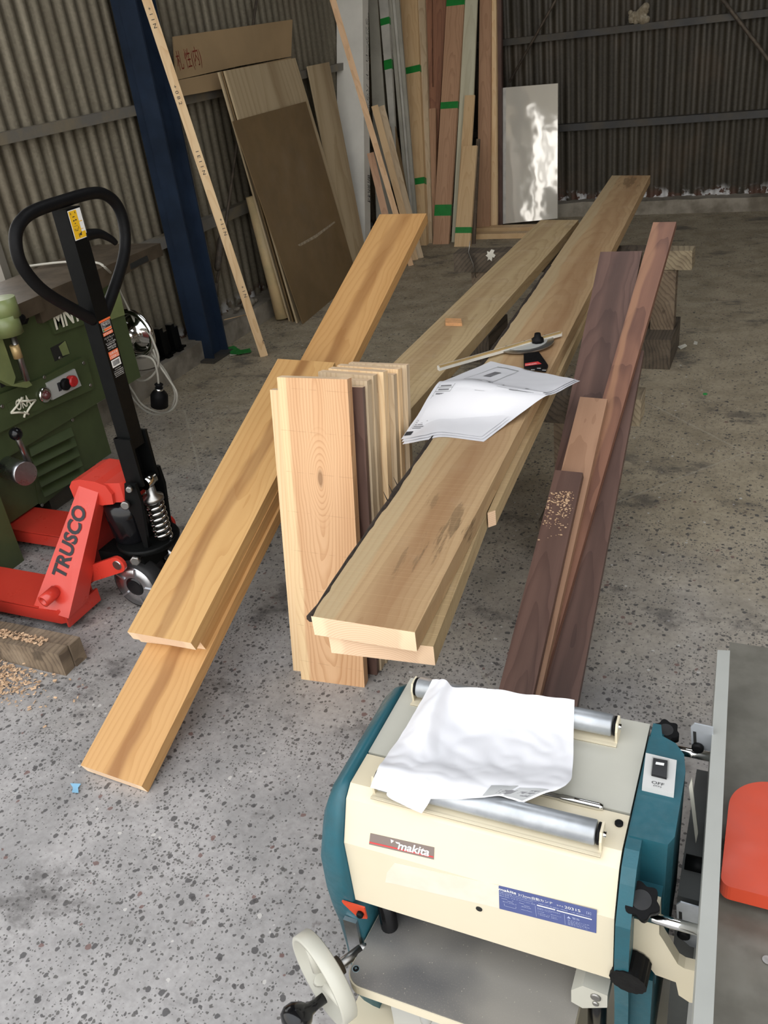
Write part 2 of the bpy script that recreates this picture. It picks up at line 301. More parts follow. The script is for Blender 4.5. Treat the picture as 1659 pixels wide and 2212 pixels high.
M['redink'] = plain('red_marker', (.24, .045, .025), .7); M['button'] = plain('red_button', (.45, .02, .02), .3, 0, .02)
M['lens'] = plain('dark_lamp_lens', (.10, .03, .03), .15, 0, .02); M['canw'] = plain('white_can_paint', (.50, .47, .40), .4, 0, .08, 6.); M['canb'] = plain('brown_can_band', (.13, .07, .025), .4)
M['shav'] = plain('wood_shavings', (.66, .46, .29), .85, 0, .2, 60., col2=(.50, .32, .19))
M['bluescrap'] = plain('light_blue_scrap', (.25, .50, .70), .6); M['dot'] = plain('bright_green_plastic', (.03, .36, .08), .5); M['chip'] = plain('pale_scrap', (.75, .72, .62), .7)
M['orangew'] = plain('orange_wood_offcut', (.72, .38, .17), .55, 0, .1, 40.)
M['nest'] = plain('mud_nest', (.22, .18, .12), .95, 0, .25, 30., 1., col2=(.38, .34, .26))
M['dark'] = plain('recess_shade', (.012, .012, .01), .8)  # near-black colour painting the shade inside gaps, slots and holes
# ------------------------------------------------------------------ geometry helpers
OFF = {}
class MB:
    def __init__(s): s.bm = bmesh.new(); s.mi = 0
    def _f(s, vs, smooth=False):
        try:
            f = s.bm.faces.new(vs); f.material_index = s.mi; f.smooth = smooth; return f
        except ValueError: return None
    def box(s, a, b, T=None):
        a, b = Vector(a), Vector(b)
        P = [Vector((x, y, z)) for z in (a.z, b.z) for y in (a.y, b.y) for x in (a.x, b.x)]
        if T: P = [T @ p for p in P]
        v = [s.bm.verts.new(p) for p in P]
        for q in ((0, 2, 3, 1), (4, 5, 7, 6), (0, 1, 5, 4), (2, 6, 7, 3), (0, 4, 6, 2), (1, 3, 7, 5)): s._f([v[i] for i in q])
        return s
    def prism(s, pts, vec, smooth=False):
        vec = Vector(vec); A = [s.bm.verts.new(Vector(p)) for p in pts]; B = [s.bm.verts.new(Vector(p)+vec) for p in pts]; n = len(A)
        s._f(A[::-1]); s._f(B)
        for i in range(n): s._f([A[i], A[(i+1) % n], B[(i+1) % n], B[i]], smooth)
        return s
    def frame(s, d):
        d = Vector(d).normalized(); u = d.orthogonal().normalized(); return d, u, d.cross(u)
    def lathe(s, p0, axis, prof, n=24, smooth=True, cap=True):
        d, u, w = s.frame(axis); p0 = Vector(p0); rings = []
        for h, r in prof:
            rings.append([s.bm.verts.new(p0+d*h+(u*math.cos(2*math.pi*i/n)+w*math.sin(2*math.pi*i/n))*max(r, 1e-4)) for i in range(n)])
        for a, b in zip(rings, rings[1:]):
            for i in range(n): s._f([a[i], a[(i+1) % n], b[(i+1) % n], b[i]], smooth)
        if cap: s._f(rings[0][::-1]); s._f(rings[-1])
        return s
    def cyl(s, p0, p1, r, n=16, r1=None):
        p0, p1 = Vector(p0), Vector(p1); return s.lathe(p0, p1-p0, [(0, r), ((p1-p0).length, r if r1 is None else r1)], n)
    def tube(s, path, r, n=10, closed=False):
        P = [Vector(p) for p in path]; rings = []; k = len(P); up = None
        for i, p in enumerate(P):
            if closed: d = P[(i+1) % k]-P[i-1]
            else: d = P[min(i+1, k-1)]-P[max(i-1, 0)]
            d.normalize()
            if up is None: up = d.orthogonal().normalized()
            else:
                up = up-d*up.dot(d); up.normalize()
            w = d.cross(up); rr = r[i] if isinstance(r, (list, tuple)) else r
            rings.append([s.bm.verts.new(p+(up*math.cos(2*math.pi*j/n)+w*math.sin(2*math.pi*j/n))*rr) for j in range(n)])
        for a in range(k if closed else k-1):
            A, B = rings[a], rings[(a+1) % k]
            for j in range(n): s._f([A[j], A[(j+1) % n], B[(j+1) % n], B[j]], True)
        if not closed: s._f(rings[0][::-1]); s._f(rings[-1])
        return s
    def grid(s, fn, nu, nv, smooth=True):
        V = [[s.bm.verts.new(fn(i/nu, j/nv)) for i in range(nu+1)] for j in range(nv+1)]
        for j in range(nv):
            for i in range(nu): s._f([V[j][i], V[j][i+1], V[j+1][i+1], V[j+1][i]], smooth)
        return s
    def sphere(s, c, r, sq=(1, 1, 1), n=14):
        T = Matrix.Translation(Vector(c)) @ Matrix.Diagonal((*[r*q for q in sq], 1))
        k = bmesh.ops.create_uvsphere(s.bm, u_segments=n, v_segments=max(6, n//2+2), radius=1., matrix=T)
        for v in k['verts']:
            for f in v.link_faces: f.smooth = True; f.material_index = s.mi
        return s
    def bevel(s, w, seg=2, ang=.6):
        es = [e for e in s.bm.edges if len(e.link_faces) == 2 and e.calc_face_angle(0) > ang]
        if es:
            bmesh.ops.bevel(s.bm, geom=es, offset=w, segments=seg, affect='EDGES', profile=.6, clamp_overlap=True)
        return s
    def mesh(s, name, mats, off=None, fix=True):
        if fix: bmesh.ops.recalc_face_normals(s.bm, faces=s.bm.faces)
        if off is not None:
            for v in s.bm.verts: v.co -= off
        me = bpy.data.meshes.new(name); s.bm.to_mesh(me); s.bm.free()
        for m in (mats if isinstance(mats, (list, tuple)) else [mats]): me.materials.append(M[m] if isinstance(m, str) else m)
        return me
    def part(s, name, mats, parent, bevel=0., seg=2, label=None, fix=True):
        if bevel: s.bevel(bevel, seg)
        off = OFF[parent.name]; me = s.mesh(name, mats, off, fix); o = bpy.data.objects.new(name, me); COL.objects.link(o); o.parent = parent; OFF[o.name] = off
        if label: o['label'] = label
        return o
    def single(s, name, mats, label, cat, loc, group=None, bevel=0., seg=2, kind=None, fix=True):
        if bevel: s.bevel(bevel, seg)
        loc = Vector(loc); me = s.mesh(name, mats, loc, fix); o = bpy.data.objects.new(name, me); COL.objects.link(o); o.location = loc; OFF[o.name] = loc
        tag(o, label, cat, group, kind); return o
def tag(o, label=None, cat=None, group=None, kind=None):
    if label: o['label'] = label
    if cat: o['category'] = cat
    if group: o['group'] = group
    if kind: o['kind'] = kind
def thing(name, label, cat, loc, group=None):
    o = bpy.data.objects.new(name, None); COL.objects.link(o); o.location = loc; o.empty_display_size = .1; OFF[o.name] = Vector(loc); tag(o, label, cat, group); return o
def struct(name, mb, mats, loc=(0, 0, 0), bevel=0.):
    o = mb.single(name, mats, None, None, loc, bevel=bevel, kind='structure'); return o
def slab(name, label, cat, c, t, mats, group=None, bev=.0015, back=False, parent=None, wave=0.):
    """board with top-face corners near-left, near-right, far-left, far-right; thickness t below the face"""
    nl, nr, fl, fr = [Vector(p) for p in c]
    o = (nl+nr)*.5; d = ((fl+fr)*.5-o).normalized(); n = (nr-nl).cross(d).normalized(); u = d.cross(n).normalized()
    T = Matrix([[u[i], d[i], n[i], o[i]] for i in range(3)]+[[0, 0, 0, 1]]); Ti = T.inverted()
    mb = MB(); q = [Ti @ p for p in (nl, nr, fr, fl)]
    for p in q: p.z = 0
    k = max(1, int((q[2].y+q[3].y)/2/.25)) if wave else 1
    top = []; bot = []
    for i in range(k+1):
        f = i/k; w = lambda s: wave*(mnoise.noise(Vector((s*7.3, f*k*.6, o.x*9)))) if 0 < i < k else 0
        L = q[0].lerp(q[3], f); R = q[1].lerp(q[2], f); L = Vector((L.x+w(1), L.y, 0)); R = Vector((R.x+w(2), R.y, 0))
        top.append((mb.bm.verts.new(L), mb.bm.verts.new(R))); bot.append((mb.bm.verts.new(L-Vector((0, 0, t))), mb.bm.verts.new(R-Vector((0, 0, t)))))
    for i in range(k):
        (a, b), (c2, d2) = top[i], top[i+1]; (e, f_), (g, h) = bot[i], bot[i+1]
        mb._f([a, b, d2, c2]); mb._f([e, g, h, f_]); mb._f([a, c2, g, e]); mb._f([b, f_, h, d2])
    for tp, bt in ((top[0], bot[0]), (top[-1], bot[-1])):
        mb.mi = 1; mb._f([tp[0], tp[1], bt[1], bt[0]]); mb.mi = 0
    if bev: mb.bevel(bev, 1)
    me = mb.mesh(name, mats); ob = bpy.data.objects.new(name, me); COL.objects.link(ob)
    if parent:
        T = Matrix.Translation(-OFF[parent.name]) @ T; ob.parent = parent; ob.matrix_local = T
    else: ob.matrix_world = T; tag(ob, label, cat, group)
    OFF[ob.name] = T.translation.copy(); ob_T[ob.name] = T
    return ob
ob_T = {}
def sub_on(ob, mb, name, mats, bevel=0.):
    """part given in world coordinates, parented to a slab object"""
    Ti = ob_T[ob.name].inverted()
    for v in mb.bm.verts: v.co = Ti @ v.co
    if bevel: mb.bevel(bevel)
    me = mb.mesh(name, mats); o = bpy.data.objects.new(name, me); COL.objects.link(o); o.parent = ob; return o
def frame3(o, r, up):
    o = Vector(o); x = (Vector(r)-o).normalized(); z = x.cross(Vector(up)-o if isinstance(up, Vector) else Vector(up)).normalized(); y = z.cross(x)
    return Matrix([[x[i], y[i], z[i], o[i]] for i in range(3)]+[[0, 0, 0, 1]])
def text_bm(s, width, T, height=None, shear=0., bold=0., ext=.0004, size=1.):
    cu = bpy.data.curves.new('lettering', 'FONT'); cu.body = s; cu.size = 1.; cu.shear = shear; cu.offset = bold; cu.resolution_u = 3
    ob = bpy.data.objects.new('lettering', cu); COL.objects.link(ob)
    dg = bpy.context.evaluated_depsgraph_get(); me = bpy.data.meshes.new_from_object(ob.evaluated_get(dg))
    bpy.data.objects.remove(ob); bpy.data.curves.remove(cu)
    if not me.vertices: return []
    co = np.array([v.co[:] for v in me.vertices]); mn, mx = co.min(0), co.max(0); k = width/max(1e-6, mx[0]-mn[0]); ky = k if height is None else height/max(1e-6, mx[1]-mn[1])
    P = [T @ Vector(((c[0]-mn[0])*k, (c[1]-mn[1])*ky, ext)) for c in co]; F = [list(p.vertices) for p in me.polygons]
    bpy.data.meshes.remove(me); return P, F
def put_text(mb, s, width, T, **kw):
    r = text_bm(s, width, T, **kw)
    if r:
        vs = [mb.bm.verts.new(p) for p in r[0]]
        for f in r[1]: mb._f([vs[i] for i in f])
    return mb
def rect(mb, T, x0, y0, x1, y1, z=.0003):
    vs = [mb.bm.verts.new(T @ Vector(p)) for p in ((x0, y0, z), (x1, y0, z), (x1, y1, z), (x0, y1, z))]; mb._f(vs); return mb
# ================================================================== SETTING
mb = MB(); mb.box((-9, -12, -.1), (12, 9, 0)); struct('floor', mb, 'floor')
def corr(p0, p1, z0, z1, normal, pitch=.081, amp=.009, box=False, mb=None):
    p0, p1 = Vector(p0), Vector(p1); L = (p1-p0).length; d = (p1-p0)/L; n = Vector(normal); mb = mb or MB(); k = int(L/pitch*8)
    prev = None
    for i in range(k+1):
        s = i*pitch/8; a = 2*math.pi*s/pitch; w = math.sin(a)
        if box: w = max(-1, min(1, 2.2*w))
        q = p0+d*s+n*amp*w
        cur = [mb.bm.verts.new(q+Vector((0, 0, z0))), mb.bm.verts.new(q+Vector((0, 0, z1))), mb.bm.verts.new(q-n*.0015+Vector((0, 0, z0))), mb.bm.verts.new(q-n*.0015+Vector((0, 0, z1)))]
        if prev: mb._f([prev[0], cur[0], cur[1], prev[1]], True); mb._f([prev[2], prev[3], cur[3], cur[2]], True)
        prev = cur
    return mb
mb = MB()
for ya, yb, za, zb in ((.4, .9, .1, 4.3), (.9, 2.88, .1, .45), (.9, 2.88, 1.95, 4.3), (2.88, 7.72, .1, 4.3)): corr((-3.21, ya, 0), (-3.21, yb, 0), za, zb, (1, 0, 0), amp=.0125, mb=mb)  # opening left in the unseen stretch, added for side light and panel reflection
struct('wall_left', mb, 'tin_l')
mb = MB()
for a_, b_ in (((-3.24, .88, .43), (-3.18, 2.9, .47)), ((-3.24, .88, 1.93), (-3.18, 2.9, 1.97)), ((-3.24, .88, .43), (-3.18, .92, 1.97)), ((-3.24, 2.86, .43), (-3.18, 2.90, 1.97)), ((-3.23, 1.87, .45), (-3.19, 1.91, 1.95))): mb.box(a_, b_)
struct('added_window_1', mb, 'roof')  # unseen frame around the opening, added along with it to let light in
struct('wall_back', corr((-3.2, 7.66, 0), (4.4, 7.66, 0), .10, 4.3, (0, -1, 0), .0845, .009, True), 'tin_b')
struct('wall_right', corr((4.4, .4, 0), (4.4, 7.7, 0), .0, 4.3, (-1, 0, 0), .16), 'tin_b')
mb = MB(); mb.box((-3.4, .4, 4.3), (4.6, 3.0, 4.36)); mb.box((-3.4, 4.6, 4.3), (4.6, 7.9, 4.36)); mb.box((-3.4, 3.0, 4.3), (-1.3, 4.6, 4.36)); mb.box((1.0, 3.0, 4.3), (4.6, 4.6, 4.36)); struct('ceiling', mb, 'roof')  # gap in the unseen roof is added to give top light
def rough_curb(a, b, seed):
    a, b = Vector(a), Vector(b); mb = MB(); mb.box(a, b)
    L = 1 if (b.y-a.y) > (b.x-a.x) else 0
    es = [e for e in mb.bm.edges if abs((e.verts[0].co-e.verts[1].co)[L]) > .5]
    bmesh.ops.subdivide_edges(mb.bm, edges=es, cuts=60, use_grid_fill=True)
    for v in mb.bm.verts:
        if v.co.z > .05:
            q = mnoise.noise(v.co*6+Vector((seed, 0, 0))); v.co.z += q*.012; v.co[1-L] += mnoise.noise(v.co*8)*.012
    return mb
struct('trim_1', rough_curb((-3.3, .4, 0), (-3.05, 7.55, .12), 1), 'curb')
struct('trim_2', rough_curb((-3.05, 7.52, 0), (4.4, 7.8, .11), 5), 'curb')
def girt(name, a, b, mat): mb = MB(); mb.box(a, b); return struct(name, mb, mat, bevel=.004)
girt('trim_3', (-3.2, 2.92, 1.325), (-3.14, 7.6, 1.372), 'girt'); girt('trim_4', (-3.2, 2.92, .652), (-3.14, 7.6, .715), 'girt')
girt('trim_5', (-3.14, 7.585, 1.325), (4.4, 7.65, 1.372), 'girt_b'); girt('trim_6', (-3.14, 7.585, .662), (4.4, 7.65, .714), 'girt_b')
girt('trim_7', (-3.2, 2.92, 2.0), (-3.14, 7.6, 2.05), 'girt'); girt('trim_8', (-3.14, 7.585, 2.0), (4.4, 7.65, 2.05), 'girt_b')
# blue H column
t = thing('steel_column', 'blue painted steel H column standing against left corrugated wall', 'column', (-3.03, 4.06, 0))
mb = MB(); mb.box((-3.085, 3.975, 0), (-2.985, 3.987, 4.28)); mb.box((-3.085, 4.125, 0), (-2.985, 4.137, 4.28)); mb.box((-3.04, 3.987, 0), (-3.03, 4.125, 4.28)); mb.part('shaft', 'blue', t)
mb = MB(); mb.box((-3.14, 3.985, .1), (-3.085, 4.127, 4.28)); mb.part('shadow_gap_fill', 'blue', t)  # blue strip added where only a shadow gap lies between flange and wall
mb = MB(); mb.box((-3.13, 3.93, 0), (-2.955, 4.18, .014)); mb.part('base_plate', 'girt_b', t)
# brace rods
t = thing('brace_rod', 'thin rusty brace rod with turnbuckle rising from foot of blue column', 'brace rod', aX((464, 640), -3.125))
P0, P1 = aX((464, 640), -3.125), aX((487, 490), -3.125); P2, P3 = aX((514, 297), -3.125), aX((562, -60), -3.125)
mb = MB(); mb.tube([P0, P1, P2, P3], .009, 8); mb.part('rod', 'brace', t)
mb = MB(); mb.lathe(aX((469, 585), -3.125), aX((477, 522), -3.125)-aX((469, 585), -3.125), [(0, .010), (.02, .021), (.19, .021), (.22, .010)], 10); mb.part('turnbuckle', 'brace', t)
mb = MB(); mb.cyl(P0, aX((466, 612), -3.125), .02, 8); mb.part('eye_end', 'brace', t)
mb = MB(); mb.tube([aY((1100, 178), 7.56), aY((1205, -8), 7.56), aY((1300, -175), 7.56)], .010, 8)
mb.single('brace_rod', 'brace', 'dark brace rod slanting across back wall above glossy white panel', 'brace rod', aY((1100, 178), 7.56))
mb = MB(); mb.tube([aY((1545, -22), 7.56), aY((1600, 50), 7.56), aY((1664, 134), 7.56), aY((1760, 255), 7.56)], .014, 8)
mb.single('brace_rod', 'brace', 'dark brace rod slanting down at right end of back wall', 'brace rod', aY((1600, 50), 7.56))
mb = MB()
for k in range(26):
    p = aY((1360+random.random()*42, 46-random.random()**1.6*24), 7.60); p.z = max(p.z, 1.372+.004); mb.sphere(p, .012+.022*random.random(), n=8)
for k in range(6):
    p = aY((1380+k*3, 30-k*3), 7.6); mb.sphere(p, .03, n=8)
mb.single('bird_nest', 'nest', 'pale mud nest lump sitting on upper rail of back wall', 'nest', aY((1385, 40), 7.6))
# ================================================================== TRESTLES
BT = .535
def jag(mb, amt, f=9.):
    for v in mb.bm.verts:
        v.co += Vector((mnoise.noise(v.co*f), mnoise.noise(v.co*f+Vector((5, 1, 2))), mnoise.noise(v.co*f+Vector((1, 8, 3)))))*amt
    return mb
def beam(a, b, n=14):
    mb = MB(); mb.box(a, b); es = [e for e in mb.bm.edges if abs((e.verts[0].co-e.verts[1].co).x) > .3]
    bmesh.ops.subdivide_edges(mb.bm, edges=es, cuts=n, use_grid_fill=True); return mb
def trestle(label, y, x0, x1, legs):
    t = thing('trestle', label, 'trestle', ((x0+x1)/2, y, 0), 'timber trestles under the boards')
    b = jag(beam((x0, y-.055, BT-.10), (x1-.16, y+.055, BT-.003)), .006); b.part('beam', 'blackw', t)
    b = MB(); b.box((x1-.16, y-.05, BT-.095), (x1, y+.05, BT-.008)); jag(b, .005, 12); b.part('beam_end', 'limew', t, label='beam end with pale flaking paint')
    for x in legs:
        b = jag(MB().box((x-.055, y-.045, .145), (x+.055, y+.045, BT-.098)), .004); b.part('leg', 'oldw', t)
        b = jag(MB().box((x-.075, y-.19, 0), (x+.065, y+.16, .148)), .004); b.part('foot_block', 'blackw', t)
    return t
trestle('rear weathered timber trestle standing in front of glossy white panel', 4.30, -1.565, -.395, (-1.42, -.52))
t = trestle('near dark timber trestle hidden under long boards behind standing plank bundle', 2.55, -1.60, -.355, (-1.02, -.57))
b = MB(); b.prism([aY(p, 4.2395) for p in ((1052, 543), (1057, 545), (1061, 539), (1068, 541), (1065, 547), (1070, 552), (1067, 557), (1064, 555), (1062, 564), (1057, 560), (1053, 563), (1054, 556), (1049, 552), (1053, 549))], (0, .006, 0))
b.single('paint_splash', 'chip', 'white plaster splash stuck on rear trestle beam', 'splash', aY((1058, 550), 4.243))
b = MB(); b.tube([aY((1016, 520), 4.236), aY((1012, 545), 4.236), aY((1022, 570), 4.236), aY((1028, 600), 4.236)], .0022, 6)
b.single('wire', 'steel', 'thin loose wire hanging down rear trestle beam', 'wire', aY((1016, 520), 4.236))
# ================================================================== LONG TAN BOARDS (left)
def plane(y0, deg):
    s = math.radians(deg); return Vector((0, -math.sin(s), math.cos(s))), Vector((0, y0, 0))
nA, pA = plane(1.105, 21.2)
def onA(px, off): return onp(px, nA, pA+nA*off)
t1 = .036
G = 'planed tan boards leaning on near trestle'
cA = [onA((174, 1653), t1), onA((306, 1699), t1), onA((820, 463), t1), onA((921, 461), t1)]
slab('long_board', 'longest tan board, lower end on floor, raised end highest at far end', 'board', cA, t1, ['tan', 'tan_end'], G, .002)
c = [onA((292, 1372), 2*t1+.001), onA((433, 1388), 2*t1+.001), onA((612, 790), 2*t1+.001), onA((736, 797), 2*t1+.001)]
slab('long_board', 'middle tan board sandwiched between two others, thin edge showing', 'board', c, t1, ['tan', 'tan_end'], G, .002)
c = [onA((275, 1365), 3*t1+.002), onA((412, 1389), 3*t1+.002), onA((600, 775), 3*t1+.002), onA((723, 783), 3*t1+.002)]
slab('long_board', 'top tan board of slanting stack with pale end cut facing viewer', 'board', c, t1, ['tan_b', 'tan_end'], G, .002)
# ================================================================== BOARDS ON TRESTLES (centre)
GZ = 'rough slabs lying across the trestles'
zC = BT+.045
c = [Vector((-1.19, 2.02, zC)), Vector((-.985, 2.02, zC)), aZ((1168, 475), zC), aZ((1250, 475), zC)]
slab('rough_plank', 'rough greyish plank on trestles, left of widest slab, with small offcut on it', 'plank', c, .045, ['slabw2', 'slab_end'], GZ, .002)
c = [aZ((709, 1371), BT+.046), aZ((936, 1397), BT+.046), aZ((1260, 470), BT+.046), aZ((1300, 470), BT+.046)]
D2 = slab('rough_plank', 'rough slab lying under widest slab, end stepping out right', 'plank', c, .045, ['slabw2', 'slab_end'], GZ, .002)
zD = BT+.046+.047
c = [aZ((672, 1331), zD), aZ((896, 1366), zD), aZ((1322, 379), zD), aZ((1405, 379), zD)]
D1 = slab('rough_plank', 'widest brown-stained slab with bark edge on top of trestle stack', 'plank', c, .045, ['slabw', 'slab_end'], GZ, .003)
dn, df = c[0], c[2]
mb = MB(); path = []; rr = []
for i in range(60):
    f = i/59*.55; p = dn.lerp(df, f)+Vector((-.003, 0, -.005)); path.append(p+Vector((mnoise.noise(p*15)*.003, 0, mnoise.noise(p*22)*.003))); rr.append(.0072+.003*mnoise.noise(p*30))
mb.tube(path, rr, 7)
for k in range(3): q = dn.lerp(df, .10+k*.008); mb.cyl(q+Vector((-.006, 0, 0)), q+Vector((-.02, .012, .016)), .0016, 5, .0004)
sub_on(D1, mb, 'bark', 'bark')
c = [aZ((1053, 1108), BT+.046), aZ((1070, 1102), BT+.046), aZ((1296, 560), BT+.046), aZ((1326, 560), BT+.046)]
slab('rough_plank', 'narrow plank tucked under right edge of widest slab, end cut halfway along', 'plank', c, .04, ['slabw2', 'slab_end'], GZ, .002)
# offcut on plank
t = aZ((980, 692), zC); c0 = [aZ((962, 697), zC+.012), aZ((998, 698), zC+.012), aZ((962, 687), zC+.012), aZ((996, 688), zC+.012)]
slab('wood_offcut', 'small orange wood offcut lying on greyish plank', 'offcut', c0, .0118, ['orangew', 'orangew'], None, .001)
# ================================================================== WALNUT BOARDS (right)
nE, pE = plane(1.55, 29.5)
def onE(px, off): return onp(px, nE, pE+nE*off)
def to_z(far, near, z):
    d = near-far; return far+d*((z-far.z)/d.z)
GE = 'dark walnut boards leaning on near trestle'
def eboard(label, fl, nl, fr, nr, off, mat, zend=.03, t=.024):
    FL, NL, FR, NR = onE(fl, off), onE(nl, off), onE(fr, off), onE(nr, off)
    return slab('walnut_board', label, 'board', [to_z(FL, NL, zend), to_z(FR, NR, zend), FL, FR], t, [mat, 'walnut_end'], GE, .0015)
eboard('wide dark walnut board lying undermost, square end beside pale slab', (1297, 544), (1196, 1025), (1387, 542), (1290, 1025), .026, 'walnut', .03)
eboard('dark walnut board showing along right edge of leaning stack', (1345, 757), (1165, 1500), (1391, 757), (1251, 1501), .027, 'walnut', .03)
eboard('long reddish walnut board with pale swirl reaching farthest back', (1411, 480), (1120, 1490), (1461, 479), (1170, 1490), .055, 'walnut_r', .056)
eboard('pale brown walnut board lying third in leaning stack', (1253, 857), (1090, 1495), (1312, 862), (1168, 1495), .082, 'walnut_p', .08)
e4 = eboard('topmost short dark walnut board sprinkled with sawdust', (1199, 1015), (1076, 1495), (1259, 1021), (1153, 1495), .108, 'walnut', .105)
mb = MB()
for k in range(230):
    a = random.gauss(0, 1); u = random.random()
    px = (1199+(u*44 if random.random() < .5 else 40+random.gauss(0, 9)), 1062+abs(random.gauss(0, 42)));
    px = (px[0]-(px[1]-1015)*.24, px[1])
    p = onE(px, .1085+.0005); s = .0012+.0022*random.random()**2; mb.sphere(p, s, (1.2, 1, .6), 5)
mb.single('sawdust', 'shav', 'sawdust crumbs scattered on topmost dark walnut board', 'sawdust', onE((1215, 1080), .109), kind='stuff')
# ================================================================== STANDING SHORT BOARDS
GS = 'short boards standing upright in a bundle'
B0, B1 = aZ((611, 1462)), aZ((755, 1481)); T0, T1 = CAMP+ray((598, 815))*2.2, CAMP+ray((752, 820))*2.17
wd = (B1-B0).normalized(); up = ((T0+T1)*.5-(B0+B1)*.5); nS = wd.cross(up).normalized()      # nS points to the viewer side or away
if nS.y > 0: nS = -nS
def sboard(label, tl, tr, off, t, mat, zb=.0):
    p0 = B0-nS*off
    TL, TR = onp(tl, nS, p0), onp(tr, nS, p0)
    down = -(up-wd*up.dot(wd)).normalized()
    BL = TL+down*((TL.z-zb)/-down.z); BR = TR+down*((TR.z-zb)/-down.z)
    return slab('short_board', label, 'board', [BL, BR, TL, TR], t, [mat, 'pine_end'], GS, .0012)
sboard('front knotty larch board of standing bundle', (598, 815), (750, 819.5), 0, .030, 'larch')
sboard('pale board behind knotty larch board, peeking out on its left', (583, 842), (700, 846), .031, .022, 'pine')
sboard('thin dark walnut strip standing just right of knotty larch board', (700, 834), (783, 837), .055, .018, 'walnut')
sboard('short pale board standing behind dark walnut strip', (690, 819), (793, 823), .076, .030, 'pineg')
sboard('standing board with pinkish top behind larch board, third step back', (687, 803), (806, 812), .108, .034, 'pineg')
sboard('pale yellow edged board standing midway in bundle', (709, 796), (828, 804), .146, .034, 'pine')
sboard('greyed board with lower top standing behind pale yellow board', (755, 803), (850, 810), .182, .026, 'pineg')
sboard('tan board second from rear of standing bundle', (728, 789), (860, 798), .210, .030, 'pine')
sboard('rearmost rough sawn board of standing bundle beside plan sheets', (753, 784), (878, 789), .244, .026, 'pineg')
# ================================================================== PAPERS
def ctrl_surface(rows, seed=0, amp=.002):
    G_ = [[aZ((p[0], p[1]), p[2]) for p in r] for r in rows]; nr, nc = len(G_), len(G_[0])
    def cr(a, b, c, d, t): return .5*((2*b)+(c-a)*t+(2*a-5*b+4*c-d)*t*t+(3*b-a-3*c+d)*t**3)
    def f(u, v):
        x = u*(nc-1); i = min(int(x), nc-2); tx = x-i; y = v*(nr-1); j = min(int(y), nr-2); ty = y-j
        R = []
        for jj in (j-1, j, j+1, j+2):
            jj = max(0, min(nr-1, jj)); r = G_[jj]; g = lambda k: r[max(0, min(nc-1, k))]
            R.append(cr(g(i-1), g(i), g(i+1), g(i+2), tx))
        p = cr(*R, ty)
        q = p*14+Vector((seed, 0, 0)); cre = abs(mnoise.noise(q))+.5*abs(mnoise.noise(q*2.3))
        return p+Vector((0, 0, (cre-.4)*amp))
    return f
def sheet(name, label, f, marks, group=None, lift=.0014, layers=1, n=48):
    o0 = f(.5, .5); root = thing(name, label, 'paper', o0, group)
    mb = MB(); mb.grid(f, n, n)
    bmesh.ops.recalc_face_normals(mb.bm, faces=mb.bm.faces)
    mb.part('page', 'paper', root, fix=True)
    for mat, quads in marks.items():
        mb = MB()
        for (u0, v0, u1, v1) in quads:
            k = max(1, int(max(abs(u1-u0), abs(v1-v0))*40))
            mb.grid(lambda a, b: f(u0+(u1-u0)*a, v0+(v1-v0)*b)+Vector((0, 0, lift)), k if abs(u1-u0) > .03 else 1, k if abs(v1-v0) > .03 else 1)
        mb.part('print', mat, root)
    return root
z = zD
rows = [[(866, 949, z-.012), (915, 940, z+.004), (955, 933, z+.006), (1040, 944, z+.004)],
        [(905, 892, z+.02), (965, 893, z+.012), (1020, 896, z+.010), (1095, 902, z+.014)],
        [(944, 829, z+.062), (1010, 828, z+.07), (1085, 840, z+.065), (1165, 852, z+.045)],
        [(968, 819, z+.045), (1032, 818, z+.045), (1108, 831, z+.042), (1190, 845, z+.042)],
        [(1060, 781, z+.006), (1110, 791, z+.004), (1160, 803, z+.004), (1244, 819, z+.03)]]
f = ctrl_surface(rows, 3, .0025)
lines = []; L2 = []; dk = [(.02, .045, .13, .085), (.62, .60, .635, .66), (.80, .62, .83, .68), (.48, .66, .50, .69)]
for k in range(4): lines.append((.06, .34+k*.036, .22, .346+k*.036)); L2.append((.09, .354+k*.036, .20, .366+k*.036))
lines += [(.06, .10, .065, .49), (.22, .34, .225, .49), (.22, .72, .5, .728), (.22, .93, .5, .938), (.22, .72, .226, .93), (.5, .72, .506, .93)]
for k in range(14):
    v = .11+k*.016; L2.append((.08, v, .08+.06+.08*random.random(), v+.007))
L2 += [(.32, .8, .40, .87), (.24, .68, .42, .69), (.46, .68, .52, .69), (.60, .52, .78, .523), (.45, .44, .60, .443), (.66, .45, .74, .453), (.72, .5, .92, .512)]
for off, nm, lab in ((-.006, 'plan_sheet', 'lowest plan sheet of pile on widest slab, edge peeking out'), (-.003, 'plan_sheet', 'middle plan sheet of pile on widest slab')):
    g = (lambda o: (lambda u, v: f(u, v)+Vector((.006*(o/-.003), -.010*(o/-.003)*(1-v), o*.7))))(off)
    sheet(nm, lab, g, {}, 'plan sheets on the widest slab', n=30)
sheet('plan_sheet', 'top creased plan sheet with printed table and black logo box', f, {'ink2': lines, 'ink': L2, 'inkd': dk}, 'plan sheets on the widest slab')
